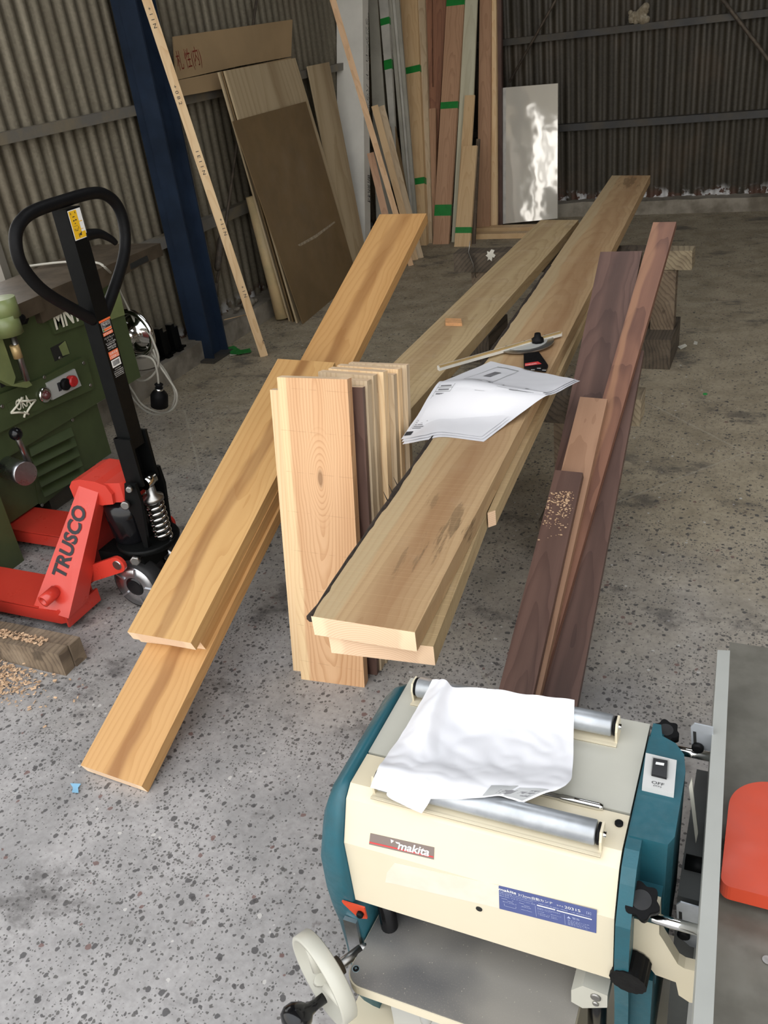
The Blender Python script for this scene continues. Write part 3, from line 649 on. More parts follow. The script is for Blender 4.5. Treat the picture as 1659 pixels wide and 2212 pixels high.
# papers on the planer
rows = [[(800, 1703, .614), (858, 1717, .618), (935, 1727, .618), (1020, 1724, .622), (1078, 1718, .624), (1128, 1734, .615)],
        [(818, 1655, .634), (876, 1664, .632), (950, 1675, .628), (1040, 1684, .630), (1130, 1690, .628), (1222, 1694, .618)],
        [(846, 1617, .606), (900, 1626, .622), (962, 1631, .612), (1060, 1640, .610), (1150, 1645, .608), (1237, 1656, .600)],
        [(893, 1540, .612), (925, 1545, .640), (968, 1558, .614), (1060, 1565, .612), (1150, 1575, .612), (1239, 1582, .610)],
        [(934, 1469, .634), (962, 1467, .652), (984, 1483, .636), (1060, 1491, .634), (1150, 1500, .634), (1241, 1511, .632)]]
f2 = ctrl_surface(rows, 11, .009)
rows = [[(868, 1738, .592), (890, 1748, .591), (911, 1757, .590)], [(835, 1716, .606), (880, 1722, .607), (928, 1732, .606)], [(860, 1690, .622), (900, 1695, .622), (940, 1700, .620)]]
f3 = ctrl_surface(rows, 5, .002)
sheet('paper_sheet', 'small folded paper corner hanging over planer front under big white sheet', f3, {}, 'crumpled papers on the planer', n=24)
mk = {'ink2': [(.66, .03, .80, .20), (.82, .02, .97, .17)], 'ink': [(.74, .05, .84, .13), (.90, .06, .95, .14), (.80, .09, .90, .12)]}
sheet('paper_sheet', 'big crumpled white paper sheet draped over planer rollers', f2, mk, 'crumpled papers on the planer', n=70)
# ================================================================== MITRE GAUGE
zg = zD+.004
t = thing('mitre_gauge', 'metal mitre gauge with long aluminium fence lying on widest slab', 'gauge', aZ((1135, 750), zg))
a, b = aZ((946, 791), zD+.021), aZ((1211, 716), zD+.021); d = (b-a).normalized(); w = Vector((d.y, -d.x, 0))
T = Matrix([[d[i], w[i], Vector((0, 0, 1))[i], a[i]] for i in range(3)]+[[0, 0, 0, 1]]); L = (b-a).length
mb = MB(); mb.box((0, -.006, -.014), (L, .008, .0), T); mb.part('fence', 'pale_alu', t, .001)
mb = MB(); mb.box((0.002, -.0005, -.004), (L-.002, .0082, .0012), T); mb.part('scale_strip', 'gold', t)
mb = MB(); ctr = aZ((1132, 742), zg+.004); R_ = .10
pts = [ctr+d*(R_*math.cos(x))+w*(R_*.92*math.sin(x)) for x in [math.pi*i/20 for i in range(21)]]
mb.prism(pts, (0, 0, .004)); mb.part('protractor', 'steel', t, .0008)
pts = [ctr+Vector((0, 0, .0046))+d*(.078*math.cos(x))+w*(.078*.9*math.sin(x)) for x in [math.pi*i/20 for i in range(21)]]
mb = MB(); mb.prism(pts, (0, 0, .0015)); mb.part('degree_scale', 'lgrey', t)
mb = MB(); c = ctr+w*.035+d*.03+Vector((0, 0, .006)); mb.lathe(c, (0, 0, 1), [(0, .020), (.012, .020), (.018, .012), (.03, .010)], 8); mb.part('locking_knob', 'black', t)
for q in (-.07, .0, .03, .08):
    mb = MB(); mb.lathe(ctr+d*q+w*.006+Vector((0, 0, .006)), (0, 0, 1), [(0, .005), (.004, .005)], 10); mb.part('bolt', 'chrome', t)
mb = MB(); hp = [aZ(p, zg+.004) for p in ((1131, 768), (1164, 764), (1184, 793), (1179, 804), (1132, 796))]; mb.prism(hp, (0, 0, .007)); h = mb.part('guide_head', 'black', t, .001)
mb = MB(); hp = [aZ(p, zg+.0115) for p in ((1134, 791), (1170, 786), (1162, 781), (1134, 785))]; mb.prism(hp, (0, 0, .0003)); mb.part('warning_label', 'lred', t)
mb = MB(); T2 = frame3(aZ((1135, 790), zg+.0119), aZ((1160, 786), zg+.0119), (0, 0, 1)); T2 = frame3(aZ((1135, 790), zg+.0119), aZ((1160, 786), zg+.0119), Vector(aZ((1135, 784), zg+.0119)))
put_text(mb, 'WARNING', .036, T2, height=.008); mb.part('lettering', 'white', t)
mb = MB()
for px in ((1152, 798), (1165, 795), (1176, 799)): p = aZ(px, zg+.012); mb.box(p-Vector((.006, .005, .0)), p+Vector((.006, .005, .002)))
mb.part('end_clip', 'chrome', t, .0008)
# ================================================================== PANELS ON THE LEFT WALL
def ext(a, b, z): return a+(b-a)*((z-a.z)/(b.z-a.z))
def lpanel(name, label, cat, pb0, pb1, tl, xt, tr, rb, t, mats, group=None, bev=.001):
    p0 = aZ(pb0); p1 = aZ(pb1); TL = aX(tl, xt); n = (p1-p0).cross(TL-p0)
    TR = onp(tr, n, p0); RB = ext(TR, onp(rb, n, p0), 0.)
    return slab(name, label, cat, [p0, RB, TL, TR], t, mats, group, bev)
GP = 'sheet goods leaning on left wall'
mdf = lpanel('panel', 'brown hardboard sheet with pale scuff leaning on left wall', 'panel', (655, 700), (720, 645), (503, 262), -2.90, (661, 219), (756, 545), .006, ['mdf', 'mdf_edge'], GP)
mb = MB(); n_ = ob_T[mdf.name].col[2].xyz; o_ = ob_T[mdf.name].translation
q = [onp(p, n_, o_)+n_*.0006 for p in ((643, 529), (680, 508), (722, 478), (724, 481), (682, 514), (648, 532))]; mb.prism(q, n_*.0004); sub_on(mdf, mb, 'scuff_mark', 'scuff')
lpanel('panel', 'striped lauan plywood sheet standing behind brown hardboard', 'panel', (643, 698), (708, 643), (486, 153), -2.95, (638, 125), (700, 330), .012, ['ply', 'ply_edge'], GP)
lpanel('panel', 'dark thin sheet between two plywood sheets, only its edge showing', 'panel', (634, 696), (699, 641), (480, 154), -2.968, (632, 127), (694, 332), .008, ['mdf', 'mdf'], GP)
lpanel('panel', 'rearmost plywood sheet with pale edge beside cream roll', 'panel', (627, 694), (692, 639), (473, 156), -2.980, (626, 128), (688, 333), .011, ['ply', 'ply_edge'], GP)
p0 = Vector((-2.90, 5.9, 0)); TL = aX((665, 143), -3.11); n = Vector((0, 1, 0)).cross(TL-Vector((-2.9, TL.y, 0)))
a = onp((665, 143), n, p0); b = ext(a, onp((727, 452), n, p0), 0.); wv_ = Vector((0, .33, 0))
slab('panel', 'plywood sheet leaning behind white foam board, left strip showing', 'panel', [b, b+wv_, a, a+wv_], .012, ['ply', 'ply_edge'], GP)
# roll
c0, c1 = aZ((612, 690)), aX((548, 428), -3.02)
mb = MB(); ax = (c1-c0).normalized(); mb.lathe(c0+Vector((0, 0, .012)), ax, [(0, .048), ((c1-c0).length, .048), ((c1-c0).length, .044), ((c1-c0).length-.06, .044)], 28)
mb.single('sheet_roll', 'kraft', 'cream rolled sheet standing upright left of plywood sheets', 'roll', c0)
# cardboard
t = thing('cardboard_sheet', 'big folded brown cardboard with red handwriting resting on left wall rail', 'cardboard', aX((500, 160), -3.12))
x0 = -3.10; q = [aX(p, x0) for p in ((374, 79), (632, 42), (629, 122), (520, 142), (381, 173))]
mb = MB(); mb.prism(q, (-.007, 0, 0)); up_ = mb.part('upper_flap', 'card', t)
q = [aX(p, x0+.004) for p in ((381, 174), (629, 124), (622, 166), (388, 209))]
mb = MB(); mb.prism(q, (-.007, 0, 0)); mb.part('lower_flap', 'card', t)
mb = MB(); T = frame3(aX((388, 160), x0+.0008), aX((453, 142), x0+.0008), Vector(aX((386, 140), x0+.0008)))
put_text(mb, '札 性(内)', .235, T, height=.11, ext=.0006); mb.part('handwriting', 'redink', t)
# battens
def batten(label, pb, pt, w, t, mat, name='batten', group=None, yaw=0., z_up=None):
    pb, pt = Vector(pb), Vector(pt); d = (pt-pb).normalized(); v = (CAMP-(pb+pt)*.5).normalized(); u = d.cross(v).normalized()
    if yaw: u = Matrix.Rotation(yaw, 3, d) @ u
    return slab(name, label, 'batten', [pb-u*w/2, pb+u*w/2, pt-u*w/2, pt+u*w/2], t, [mat, 'pine_end'], group, .001)
pb = aZ((571, 770)); pt = aX((317, 0), -2.93); pt2 = pb+(pt-pb)*1.12
st = batten('long pale batten with pencilled numbers leaning against blue column', pb, pt2, .046, .02, 'pine')
Ts = ob_T[st.name]; mb = MB()
for px, s in (((329, 38), '+ 1 1 N'), ((384, 205), '+ 0 8 2'), ((434, 352), '1 E 1 1 N'), ((482, 490), '+ 1 1 N'), ((527, 630), '+ 1 N'), ((570, 738), 'C')):
    n_ = Ts.col[2].xyz; p = onp(px, n_, Ts.translation)+n_*.0006; d = -Ts.col[1].xyz; u = -Ts.col[0].xyz
    ln = .013*len(s) if len(s) > 1 else .02
    T = Matrix([[d[i], (n_.cross(d))[i], n_[i], p[i]] for i in range(3)]+[[0, 0, 0, 1]]) @ Matrix.Translation((-ln/2, -.008, 0))
    put_text(mb, s, ln, T, height=.016)
sub_on(st, mb, 'pencil_marks', 'inkd')
pb = aZ((888, 574)); pt = aY((719, 0), 5.86)
batten('long peach coloured batten leaning left across white foam board', pb, pb+(pt-pb)*1.08, .040, .03, 'peach', group='battens in back left corner')
pb = aZ((897, 562)); pt = onp((809, 228), (0, -1, .25), pb)
batten('short light batten with square top beside long peach batten', pb, pt, .05, .03, 'cypress', group='battens in back left corner')
pb = aZ((907, 558)); pt = onp((822, 229), (0, -1, .25), pb)
batten('short brownish batten, right one of short pair in back corner', pb, pt, .06, .03, 'pineg', group='battens in back left corner')
pb = aZ((862, 590)); pt = onp((800, 330), (0, -1, .2), pb)
batten('reddish strip half hidden under long peach batten', pb, pt, .05, .02, 'pinkw', group='battens in back left corner')
# ================================================================== BACK CLUSTER
def lean(name, label, cat, l0, l1, r0, r1, yb, t, mats, group, ztop=2.3, zbot=0., yt=7.56, zt=2.32, toppx=None, tapes=()):
    n = Vector((0, -1, (yt-yb)/zt)); p0 = Vector((0, yb, 0))
    a, b, c, d = [onp(p, n, p0) for p in (l0, l1, r0, r1)]
    TL, BL, TR, BR = ext(a, b, ztop), ext(a, b, zbot), ext(c, d, ztop), ext(c, d, zbot)
    if toppx: TL, TR = onp(toppx[0], n, p0), onp(toppx[1], n, p0)
    ob = slab(name, label, cat, [BL, BR, TL, TR], t, mats, group, .0015)
    T = ob_T[ob.name]; w0 = (BR-BL).length; Lh = ((TL+TR)*.5-(BL+BR)*.5).length; w1 = (TR-TL).length
    for (pxc, hgt) in tapes:
        q = T.inverted() @ onp(pxc, n, p0); ww = w0+(w1-w0)*q.y/Lh; mb = MB(); mb.box((-ww/2-.0015, q.y-hgt/2, -t*.9), (ww/2+.0015, q.y+hgt/2, .0012))
        me = mb.mesh('tape_band', 'tape'); o = bpy.data.objects.new('tape_band', me); COL.objects.link(o); o.parent = ob
    return ob
GB = 'timber leaning on the back wall'
# foam board
BLf = aZ((729, 572)); TLf = aX((727, 0), BLf.x); n = Vector((1, 0, 0)).cross(TLf-BLf); a = ext(TLf, BLf, 0.)
TRf = onp((783, 0), n, BLf); MRf = onp((788, 455), n, BLf)
fo = slab('foam_board', 'tall white foam board standing beside plywood in back left corner', 'board', [BLf, ext(TRf, MRf, 0.), BLf+(TLf-BLf)*1.3, MRf+(TRf-MRf)*1.3*((TLf-BLf).length/(TRf-MRf).length)], .1, ['foam', 'foam_side'], None, .002)
mb = MB(); Tf = ob_T[fo.name]; wf = (MRf-BLf).length
e0 = Tf.inverted() @ TRf; e1 = Tf.inverted() @ MRf; sd = (e1-e0).normalized()
for s, f0, ln, zc, hh in (('ラジアーロード ハウス', .10, .62, -.045, .035), ('INSULATION BOARD', .06, .32, -.085, .018), ('JIS A', .45, .06, -.085, .018), ('INSULATION', .56, .2, -.085, .018), ('断熱材', 1.18, .2, -.05, .05)):
    o_ = e0+sd*f0+Vector((.0012, 0, zc)); zz = Vector((1, 0, 0)); yy = zz.cross(sd)
    T = Matrix([[sd[i], yy[i], zz[i], o_[i]] for i in range(3)]+[[0, 0, 0, 1]]); put_text(mb, s, ln, T, height=hh)
me = mb.mesh('side_print', 'inkd'); o = bpy.data.objects.new('side_print', me); COL.objects.link(o); o.parent = fo
GG = 'grey boards in back left corner'
lean('gypsum_board', 'broad dull grey board standing next to white foam board', 'board', (796, 0), (806, 280), (815, 0), (835, 280), 6.34, .012, ['gypsum', 'gyp_light'], GG, ztop=1.85, yt=7.25)
lean('gypsum_board', 'light grey strip with two green tape bands in back left corner', 'board', (818, 0), (840, 255), (838, 0), (852, 255), 6.28, .03, ['gyp_light', 'gypsum'], GG, ztop=1.85, yt=7.25, zbot=.55, tapes=[((831, 46), .05), ((835, 140), .07)])
lean('wood_block', 'brown board stub showing below light grey taped strip', 'board', (834, 273), (842, 305), (851, 272), (857, 304), 6.28, .02, ['mdf', 'mdf'], None, yt=7.25, toppx=((834, 274), (853, 272)), zbot=.25)
for k, (l0, l1, r0, r1, lab) in enumerate([((838, 0), (862, 270), (846, 0), (869, 270), 'narrow grey strip immediately right of taped light grey strip'), ((847, 0), (869, 270), (853, 0), (875, 270), 'pale edged grey strip second right of taped light grey strip'), ((854, 0), (876, 270), (862, 0), (884, 270), 'narrow grey strip touching tan board with green tape')]):
    lean('gypsum_board', lab, 'board', l0, l1, r0, r1, 6.40+.05*k, .02, [('gypsum', 'gyp_light', 'gypsum')[k], 'gypsum'], GG, ztop=1.85, yt=7.25)
lean('timber_board', 'tan board bundle with two green tape bands, leftmost of taped timber', 'board', (862, 0), (893, 520), (901, 0), (921, 520), 6.63, .055, ['cypress', 'pine'], GB, tapes=[((887, 151), .05), ((904, 391), .05)])
lean('timber_board', 'thin tan board edge just right of leftmost taped timber', 'board', (902, 0), (923, 520), (918, 0), (934, 520), 6.70, .03, ['pineg', 'pine_end'], GB)
lean('timber_board', 'dark red cedar board in shadow between taped timbers, left one', 'board', (918, 0), (938, 520), (940, 0), (944, 520), 6.80, .03, ['redw', 'pine_end'], GB)
lean('timber_board', 'dark red cedar board narrowing downward behind pinkish taped board', 'board', (938, 0), (940, 250), (968, 0), (952, 250), 6.86, .03, ['redw', 'pine_end'], GB, zbot=.1)
lean('timber_board', 'short reddish strip standing between taped timbers', 'board', (926, 235), (936, 510), (940, 234), (942, 510), 6.73, .02, ['pinkw', 'pine_end'], GB, toppx=((926, 235), (941, 233)))
lean('timber_board', 'pinkish cedar board with three green tape bands', 'board', (965, 0), (935, 527), (1003, 0), (969, 527), 6.66, .03, ['pinkw', 'pine_end'], GB, tapes=[((985, 4), .05), ((971, 227), .05), ((956, 454), .085)])
lean('timber_board', 'tall pale greenish white board behind short tan boards', 'board', (1005, 0), (975, 525), (1031, 0), (1010, 525), 6.72, .02, ['palegreen', 'gyp_light'], GB)
lean('timber_board', 'short narrow tan board leaning on pale greenish board', 'board', (1004, 206), (996, 320), (1025, 205), (1018, 320), 6.66, .02, ['cypress', 'pine_end'], GB, toppx=((1004, 206), (1025, 205)))
lean('timber_board', 'short tan board with one green tape band near its foot', 'board', (999, 316), (981, 533), (1030, 314), (1015, 533), 6.57, .03, ['cypress', 'pine_end'], GB, toppx=((999, 316), (1030, 314)), tapes=[((999, 497), .045)])
lean('timber_board', 'weathered strip behind short tan taped board', 'board', (1028, 330), (1016, 530), (1036, 330), (1026, 525), 6.64, .02, ['oldw', 'oldw'], GB, toppx=((1029, 300), (1036, 300)))
lean('timber_board', 'tall pinkish board with small knot near dark corner', 'board', (1036, 0), (1030, 497), (1061, 0), (1058, 497), 7.08, .03, ['pinkw', 'pine_end'], GB, zbot=.0)
lean('timber_board', 'tall light edged board right of pinkish knotted board', 'board', (1062, 0), (1060, 490), (1072, 0), (1073, 490), 7.14, .04, ['pine', 'pine_end'], GB)
lean('timber_board', 'tall dark brown board rightmost of leaning timber', 'board', (1072, 0), (1074, 480), (1083, 0), (1085, 480), 7.22, .04, ['walnut', 'walnut_end'], GB)
# glossy panel
n = Vector((0, -1, .16)); p0 = Vector((0, 7.24, .02))
q = [onp(p, n, p0) for p in ((1093, 483), (1204, 472), (1093, 189), (1205, 180))]
gp = slab('white_panel', 'glossy white panel reflecting daylight, leaning on back wall', 'panel', q, .02, ['gloss', 'gloss_edge'], None, .001)
q2 = [onp(p, n, p0)-n.normalized()*.004 for p in ((1086, 484), (1093, 483), (1086, 190), (1093, 189))]
mb = MB(); mb.prism([q2[0], q2[1], q2[3], q2[2]], -n.normalized()*.0+Vector((0, .02, 0))); sub_on(gp, mb, 'edge_strip', 'gloss_edge')
mb = MB(); mb.box((-2.42, 7.03, 0), (-1.66, 7.13, .035)); mb.single('floor_timber', 'cypress', 'pale flat timber on floor at foot of glossy white panel', 'timber', (-2.05, 7.08, 0), 'floor timbers', .003)
mb = MB(); mb.box((-2.33, 6.80, 0), (-1.62, 6.88, .04)); mb.single('floor_timber', 'cypress', 'pale flat timber on floor nearer rear trestle', 'timber', (-2.0, 6.84, 0), 'floor timbers', .003)
# ================================================================== PALLET TRUCK
t = thing('pallet_truck', 'red hand pallet truck with black handle loop parked beside green machine', 'pallet truck', (-1.9, 1.87, 0))
RED = 'tred'
for y0, y1 in ((1.594, 1.758), (1.984, 2.148)):
    mb = MB(); mb.box((-3.12, y0, .078), (-2.10, y1, .085)); mb.box((-3.12, y0, .032), (-2.02, y0+.006, .0795)); mb.box((-3.12, y1-.006, .032), (-2.02, y1, .0795))
    mb.prism([(-2.02, y0, .085), (-2.02, y0, .032), (-1.993, y0+.02, .030), (-1.993, y0+.02, .062)], (0, .006, 0))
    mb.box((-2.0, y0+.004, .02), (-1.992, y1-.004, .068)); mb.part('fork', RED, t, .002)
    mb = MB(); mb.cyl((-2.95, (y0+y1)/2-.05, .04), (-2.95, (y0+y1)/2+.05, .04), .04, 16); mb.part('load_roller', 'rubber', t)
# side plates (A frame)
BL, BR = aY((72, 1312), 1.594), aY((148, 1336), 1.594); TL, TR = aY((173, 1043), 1.80), aY((214, 1057), 1.80)
pl = [BL, BR, TR, TL]; mb = MB(); mb.prism(pl, (0, .008, 0)); mb.prism([BR, TR, TR+Vector((-.004, .05, 0)), BR+Vector((-.004, .10, 0))], (-.006, 0, 0)); sp = mb.part('side_plate', RED, t, .003)
mb = MB(); mir = lambda p: Vector((p.x, 2*1.87-p.y, p.z)); mb.prism([mir(p) for p in pl], (0, -.008, 0)); mb.part('side_plate', RED, t, .003)
T = frame3(onp((125, 1246), (BR-BL).cross(TL-BL), BL), onp((174, 1092), (BR-BL).cross(TL-BL), BL), Vector(onp((98, 1240), (BR-BL).cross(TL-BL), BL)))
mb = MB(); ln = (onp((172, 1092), (BR-BL).cross(TL-BL), BL)-onp((125, 1246), (BR-BL).cross(TL-BL), BL)).length
Tt = T @ Matrix.Translation((0, -.030, .0012)); put_text(mb, 'TRUSCO', ln, Tt, height=.056, bold=.035); mb.part('brand_lettering', 'inkd', t)
# head beam, back plate, cross plate
mb = MB(); hz = (TL.z+TR.z)/2
mb.prism([(-2.008, 1.795, .39), (-2.012, 1.795, .43), (-1.995, 1.795, .452), (-1.96, 1.795, .462), (-1.90, 1.795, .460), (-1.86, 1.795, .45), (-1.845, 1.795, .42), (-1.85, 1.795, .385), (-1.90, 1.795, .375)], (0, .15, 0))
mb.prism([(-1.88, 1.80, .385), (-1.88, 1.94, .385), (-1.82, 1.92, .385), (-1.795, 1.89, .385), (-1.795, 1.845, .385), (-1.82, 1.815, .385)], (0, 0, .068)); mb.part('head', RED, t, .014, 3)
mb = MB(); mb.prism([(-1.985, 1.80, .40), (-1.985, 1.94, .40), (-2.03, 2.11, .07), (-2.03, 1.66, .07)], (-.008, 0, 0)); mb.part('back_plate', 'tred_in', t)
mb = MB(); T = frame3((-2.05, 1.76, .29), (-2.05, 1.83, .29), (1, 0, .3)); mb.box((-.0, 0, 0), (.07, .045, .002), Matrix.Translation((.012, 0, 0)) @ frame3((-2.012, 1.765, .26), (-2.012, 1.865, .26), Vector((-1.993, 1.765, .40)))); mb.part('rating_label', 'lgrey', t)
mb = MB(); Tl = Matrix.Translation((.012, 0, 0)) @ frame3((-2.012, 1.765, .26), (-2.012, 1.865, .26), Vector((-1.993, 1.765, .40))) @ Matrix.Translation((.022, .012, .0025)); put_text(mb, 'CE', .026, Tl, height=.02); mb.part('lettering', 'inkd', t)
# link arms and pivot tube
for sgn in (-1, 1):
    y_ = 1.87+sgn*.135
    mb = MB(); a_, b_ = aY((165, 1240), y_) if sgn < 0 else None, None
    pts = []
    A0, A1 = aY((166, 1254), 1.715), aY((245, 1228), 1.715); A0.y = A1.y = y_
    dd = (A1-A0).normalized(); ww = Vector((-dd.z, 0, dd.x))*.028
    for k in range(9): an = -math.pi/2+math.pi*k/8; pts.append(A1+dd*(.028*math.cos(an))+ww*math.sin(an))
    pts += [A0+ww, A0-ww]; mb.prism(pts, (0, .012, 0)); la = mb.part('link_arm', RED, t, .003)
    mb = MB(); mb.cyl(A1+Vector((0, -.004, 0)), A1+Vector((0, .016, 0)), .016, 16); mb.part('pin', 'steel', t)
p = aY((96, 1286), 1.60); mb = MB(); mb.lathe(p+Vector((.02, .03, 0)), (-.1, -1, -.1), [(0, .021), (.055, .021), (.055, .013), (.04, .013)], 16); mb.part('pivot_tube', RED, t)
# steering head: base block, pump, wheels
mb = MB(); mb.prism([(-1.955, 1.775, .15), (-1.955, 1.965, .15), (-1.79, 1.95, .14), (-1.79, 1.79, .14)], (0, 0, .06)); mb.part('axle_block', 'pblack', t, .012)
mb = MB(); mb.lathe((-1.82, 1.87, .208), (0, 0, 1), [(0, .10), (.012, .104), (.02, .10)], 24); mb.part('pump_base', 'pblack', t)
mb = MB(); mb.lathe((-1.868, 1.865, .218), (0, 0, 1), [(0, .062), (.02, .066), (.10, .072), (.140, .070), (.152, .055), (.160, .03), (.19, .028)], 28); mb.part('pump_body', 'gblack', t)
mb = MB(); sp0 = Vector((-1.752, 1.868, .235)); hel = [sp0+Vector((.026*math.cos(a), .026*math.sin(a), .14*a/(2*math.pi*7))) for a in [2*math.pi*7*k/168 for k in range(169)]]
mb.tube(hel, .0055, 7); mb.part('spring', 'chrome', t)
mb = MB(); mb.lathe(sp0+Vector((0, 0, -.005)), (0, 0, 1), [(0, .018), (.14, .018), (.142, .034), (.155, .034), (.165, .016), (.20, .014)], 20); mb.part('pump_rod', 'steel', t)
mb = MB(); mb.cyl(sp0+Vector((-.0, -.022, .205)), sp0+Vector((0, .022, .205)), .021, 18); mb.part('pump_roller', 'chrome', t)
for y_ in (1.805, 1.925):
    mb = MB(); mb.prism([(-1.785, y_, .22), (-1.77, y_, .22), (-1.755, y_, .33), (-1.745, y_, .40), (-1.75, y_, .46), (-1.79, y_, .46), (-1.81, y_, .39), (-1.79, y_, .34)], (0, .012, 0)); mb.part('pump_cheek', 'pblack', t, .004)
for p, r in (((-1.80, 1.797, .39), .014), ((-1.765, 1.797, .45), .010), ((-1.795, 1.765, .205), .017)):
    mb = MB(); mb.lathe(p, (.35, -1, 0), [(-.02, r*.7), (0, r*.7), (.001, r), (.012, r), (.013, r*.8)], 6 if r > .015 else 14); mb.part('bolt', 'steel', t)
for y0, y1 in ((1.768, 1.828), (1.912, 1.972)):
    c0_ = Vector((-1.836, y0, .092)); mb = MB(); mb.lathe(c0_, (0, 1, 0), [(0, .074), (.004, .086), (.012, .0905), (.048, .0905), (.056, .086), (.06, .074)], 40); wh = mb.part('steer_wheel', 'rubber', t)
    mb = MB(); mb.lathe(c0_+Vector((0, -.002, 0)), (0, 1, 0), [(0, .040), (.0, .075), (.008, .077), (.056, .077), (.064, .075), (.064, .04)], 36)
    for k in range(5):
        an = k*2*math.pi/5; cc = c0_+Vector((.057*math.cos(an), -.004, .057*math.sin(an))); Tq = Matrix.Translation(cc) @ Matrix.Rotation(-an, 4, 'Y'); mb.box((-.016, -.003, -.003), (.016, .004, .003), Tq)
    mb.part('rim', 'alu', wh)
    mb = MB(); mb.lathe(c0_+Vector((0, -.006, 0)), (0, 1, 0), [(0, .024), (.0, .030), (.006, .036), (.072, .036)], 24); mb.part('hub_cap', 'gblack', wh)
# tiller and loop
tx = -1.772
mb = MB(); mb.box((tx-.028, 1.841, .56), (tx+.022, 1.896, 1.265)); mb.part('tiller', 'pblack', t, .004)
mb = MB(); mb.box((tx-.033, 1.828, .44), (tx+.030, 1.838, .60)); mb.box((tx-.033, 1.902, .44), (tx+.03, 1.912, .60)); mb.box((tx-.033, 1.83, .40), (tx-.02, 1.91, .60)); mb.part('tiller_fork', 'pblack', t, .003)
lp = [(1.875-.0, .955)]
sc_ = lambda y, z: (1.868+(y-1.868)*.94, .965+(z-.965)*.955)
pts2 = [(1.845, .965), (1.80, 1.0), (1.70, 1.085), (1.655, 1.145), (1.638, 1.20), (1.652, 1.255), (1.69, 1.285), (1.75, 1.298), (1.87, 1.300), (1.97, 1.298), (2.03, 1.285), (2.072, 1.25), (2.085, 1.20), (2.072, 1.14), (2.03, 1.08), (1.94, 1.0), (1.895, .965)]
P = [Vector((tx+.005, y_, z_)) for y_, z_ in [sc_(*q) for q in pts2]]
def smooth_path(P, k=5, closed=False):
    out = []; n = len(P)
    for i in range(n if closed else n-1):
        g = (lambda j: P[j % n]) if closed else (lambda j: P[max(0, min(n-1, j))])
        a, b, c, d = g(i-1), g(i), g(i+1), g(i+2)
        for s in range(k):
            u = s/k; out.append(.5*((2*b)+(c-a)*u+(2*a-5*b+4*c-d)*u*u+(3*b-a-3*c+d)*u**3))
    if not closed: out.append(P[-1])
    return out
mb = MB(); mb.tube(smooth_path(P), .0165, 14); mb.part('handle_loop', 'black', t)
mb = MB(); lv = [Vector((tx+.01, 1.89, 1.185)), Vector((tx+.012, 1.925, 1.183)), Vector((tx+.016, 1.955, 1.176)), Vector((tx+.02, 1.985, 1.155)), Vector((tx+.022, 1.998, 1.140))]
mb.tube(smooth_path(lv), [.017-.009*k/20 for k in range(21)], 8); mb.part('release_lever', 'black', t)
fx = tx+.0225
def TTs(z0, k): return Matrix([[0, 0, 1, fx], [.78, 0, 0, 1.842], [0, k, 0, z0*(1-k)], [0, 0, 0, 1]])
TT = TTs(1.258, .72)   # local x -> +y, y -> z, normal -> +x
mb = MB(); rect(mb, TT, .002, 1.155, .066, 1.262, .0004); wl = mb.part('warning_label', 'white', t)
mb = MB(); rect(mb, TT, .005, 1.158, .063, 1.180, .0007); rect(mb, TT, .005, 1.180, .044, 1.259, .0007); rect(mb, TT, .044, 1.215, .060, 1.218, .0007); rect(mb, TT, .044, 1.188, .056, 1.190, .0007); mb.part('label_panel', 'yellow', wl)
mb = MB()
for (x_, y_, w_, h_) in ((.012, 1.246, .003, .007), (.034, 1.247, .003, .007), (.018, 1.236, .011, .003), (.016, 1.222, .008, .004), (.027, 1.223, .008, .004), (.021, 1.212, .005, .003), (.012, 1.204, .02, .001), (.013, 1.188, .002, .009), (.018, 1.187, .011, .002), (.018, 1.191, .002, .004), (.027, 1.19, .002, .005), (.033, 1.192, .002, .009), (.026, 1.163, .003, .013), (.031, 1.168, .01, .008), (.038, 1.175, .004, .005)): rect(mb, TT, x_, y_, x_+w_, y_+h_, .001)
mb.part('pictograms', 'inkd', wl)
TT = TTs(.962, .76)
mb = MB(); rect(mb, TT, .004, .952, .067, .960, .0004); rect(mb, TT, .012, .917, .060, .926, .0009); rect(mb, TT, .008, .900, .062, .912, .0004); rect(mb, TT, .008, .808, .062, .838, .0004); pr = mb.part('product_label', 'orange', t)
mb = MB(); rect(mb, TT, .011, .9155, .061, .9495, .0005); rect(mb, TT, .010, .775, .060, .804, .0004); mb.part('label_white', 'white', pr)
mb = MB(); rect(mb, TT, .0122, .927, .0598, .9482, .0008); mb.part('label_black', 'inkd', pr)
mb = MB(); rect(mb, TT, .0122, .917, .0185, .926, .0011); mb.part('label_green', 'tape', pr)
mb = MB()
for s, x_, y_, w_, h_ in (('TRUSCO', .015, .936, .042, .0095), ('TRUSTY', .015, .929, .016, .004), ('HPTAOSKY', .010, .902, .050, .008), ('ハンドパレット', .008, .886, .054, .009), ('トラック', .018, .876, .032, .008), ('ローリングラム 低床型', .008, .868, .054, .006), ('Hand Pallet Truck', .012, .862, .044, .005), ('W685XL1220', .010, .852, .048, .006), ('フォーク長 1220', .012, .844, .044, .006), ('均等荷重', .012, .824, .046, .011), ('1500KG', .011, .810, .048, .011), ('MADE IN JAPAN', .018, .765, .034, .004), ('トラスコ中山株式会社', .010, .757, .052, .005), ('東京都港区新橋四丁目', .008, .750, .054, .004), ('TEL 0120-000-000', .010, .743, .05, .004), ('www.trusco.co.jp', .010, .736, .05, .004)):
    put_text(mb, s, w_, TT @ Matrix.Translation((x_, y_, .0006)), height=h_)
mb.part('lettering', 'white', pr)
mb = MB(); x_ = .015
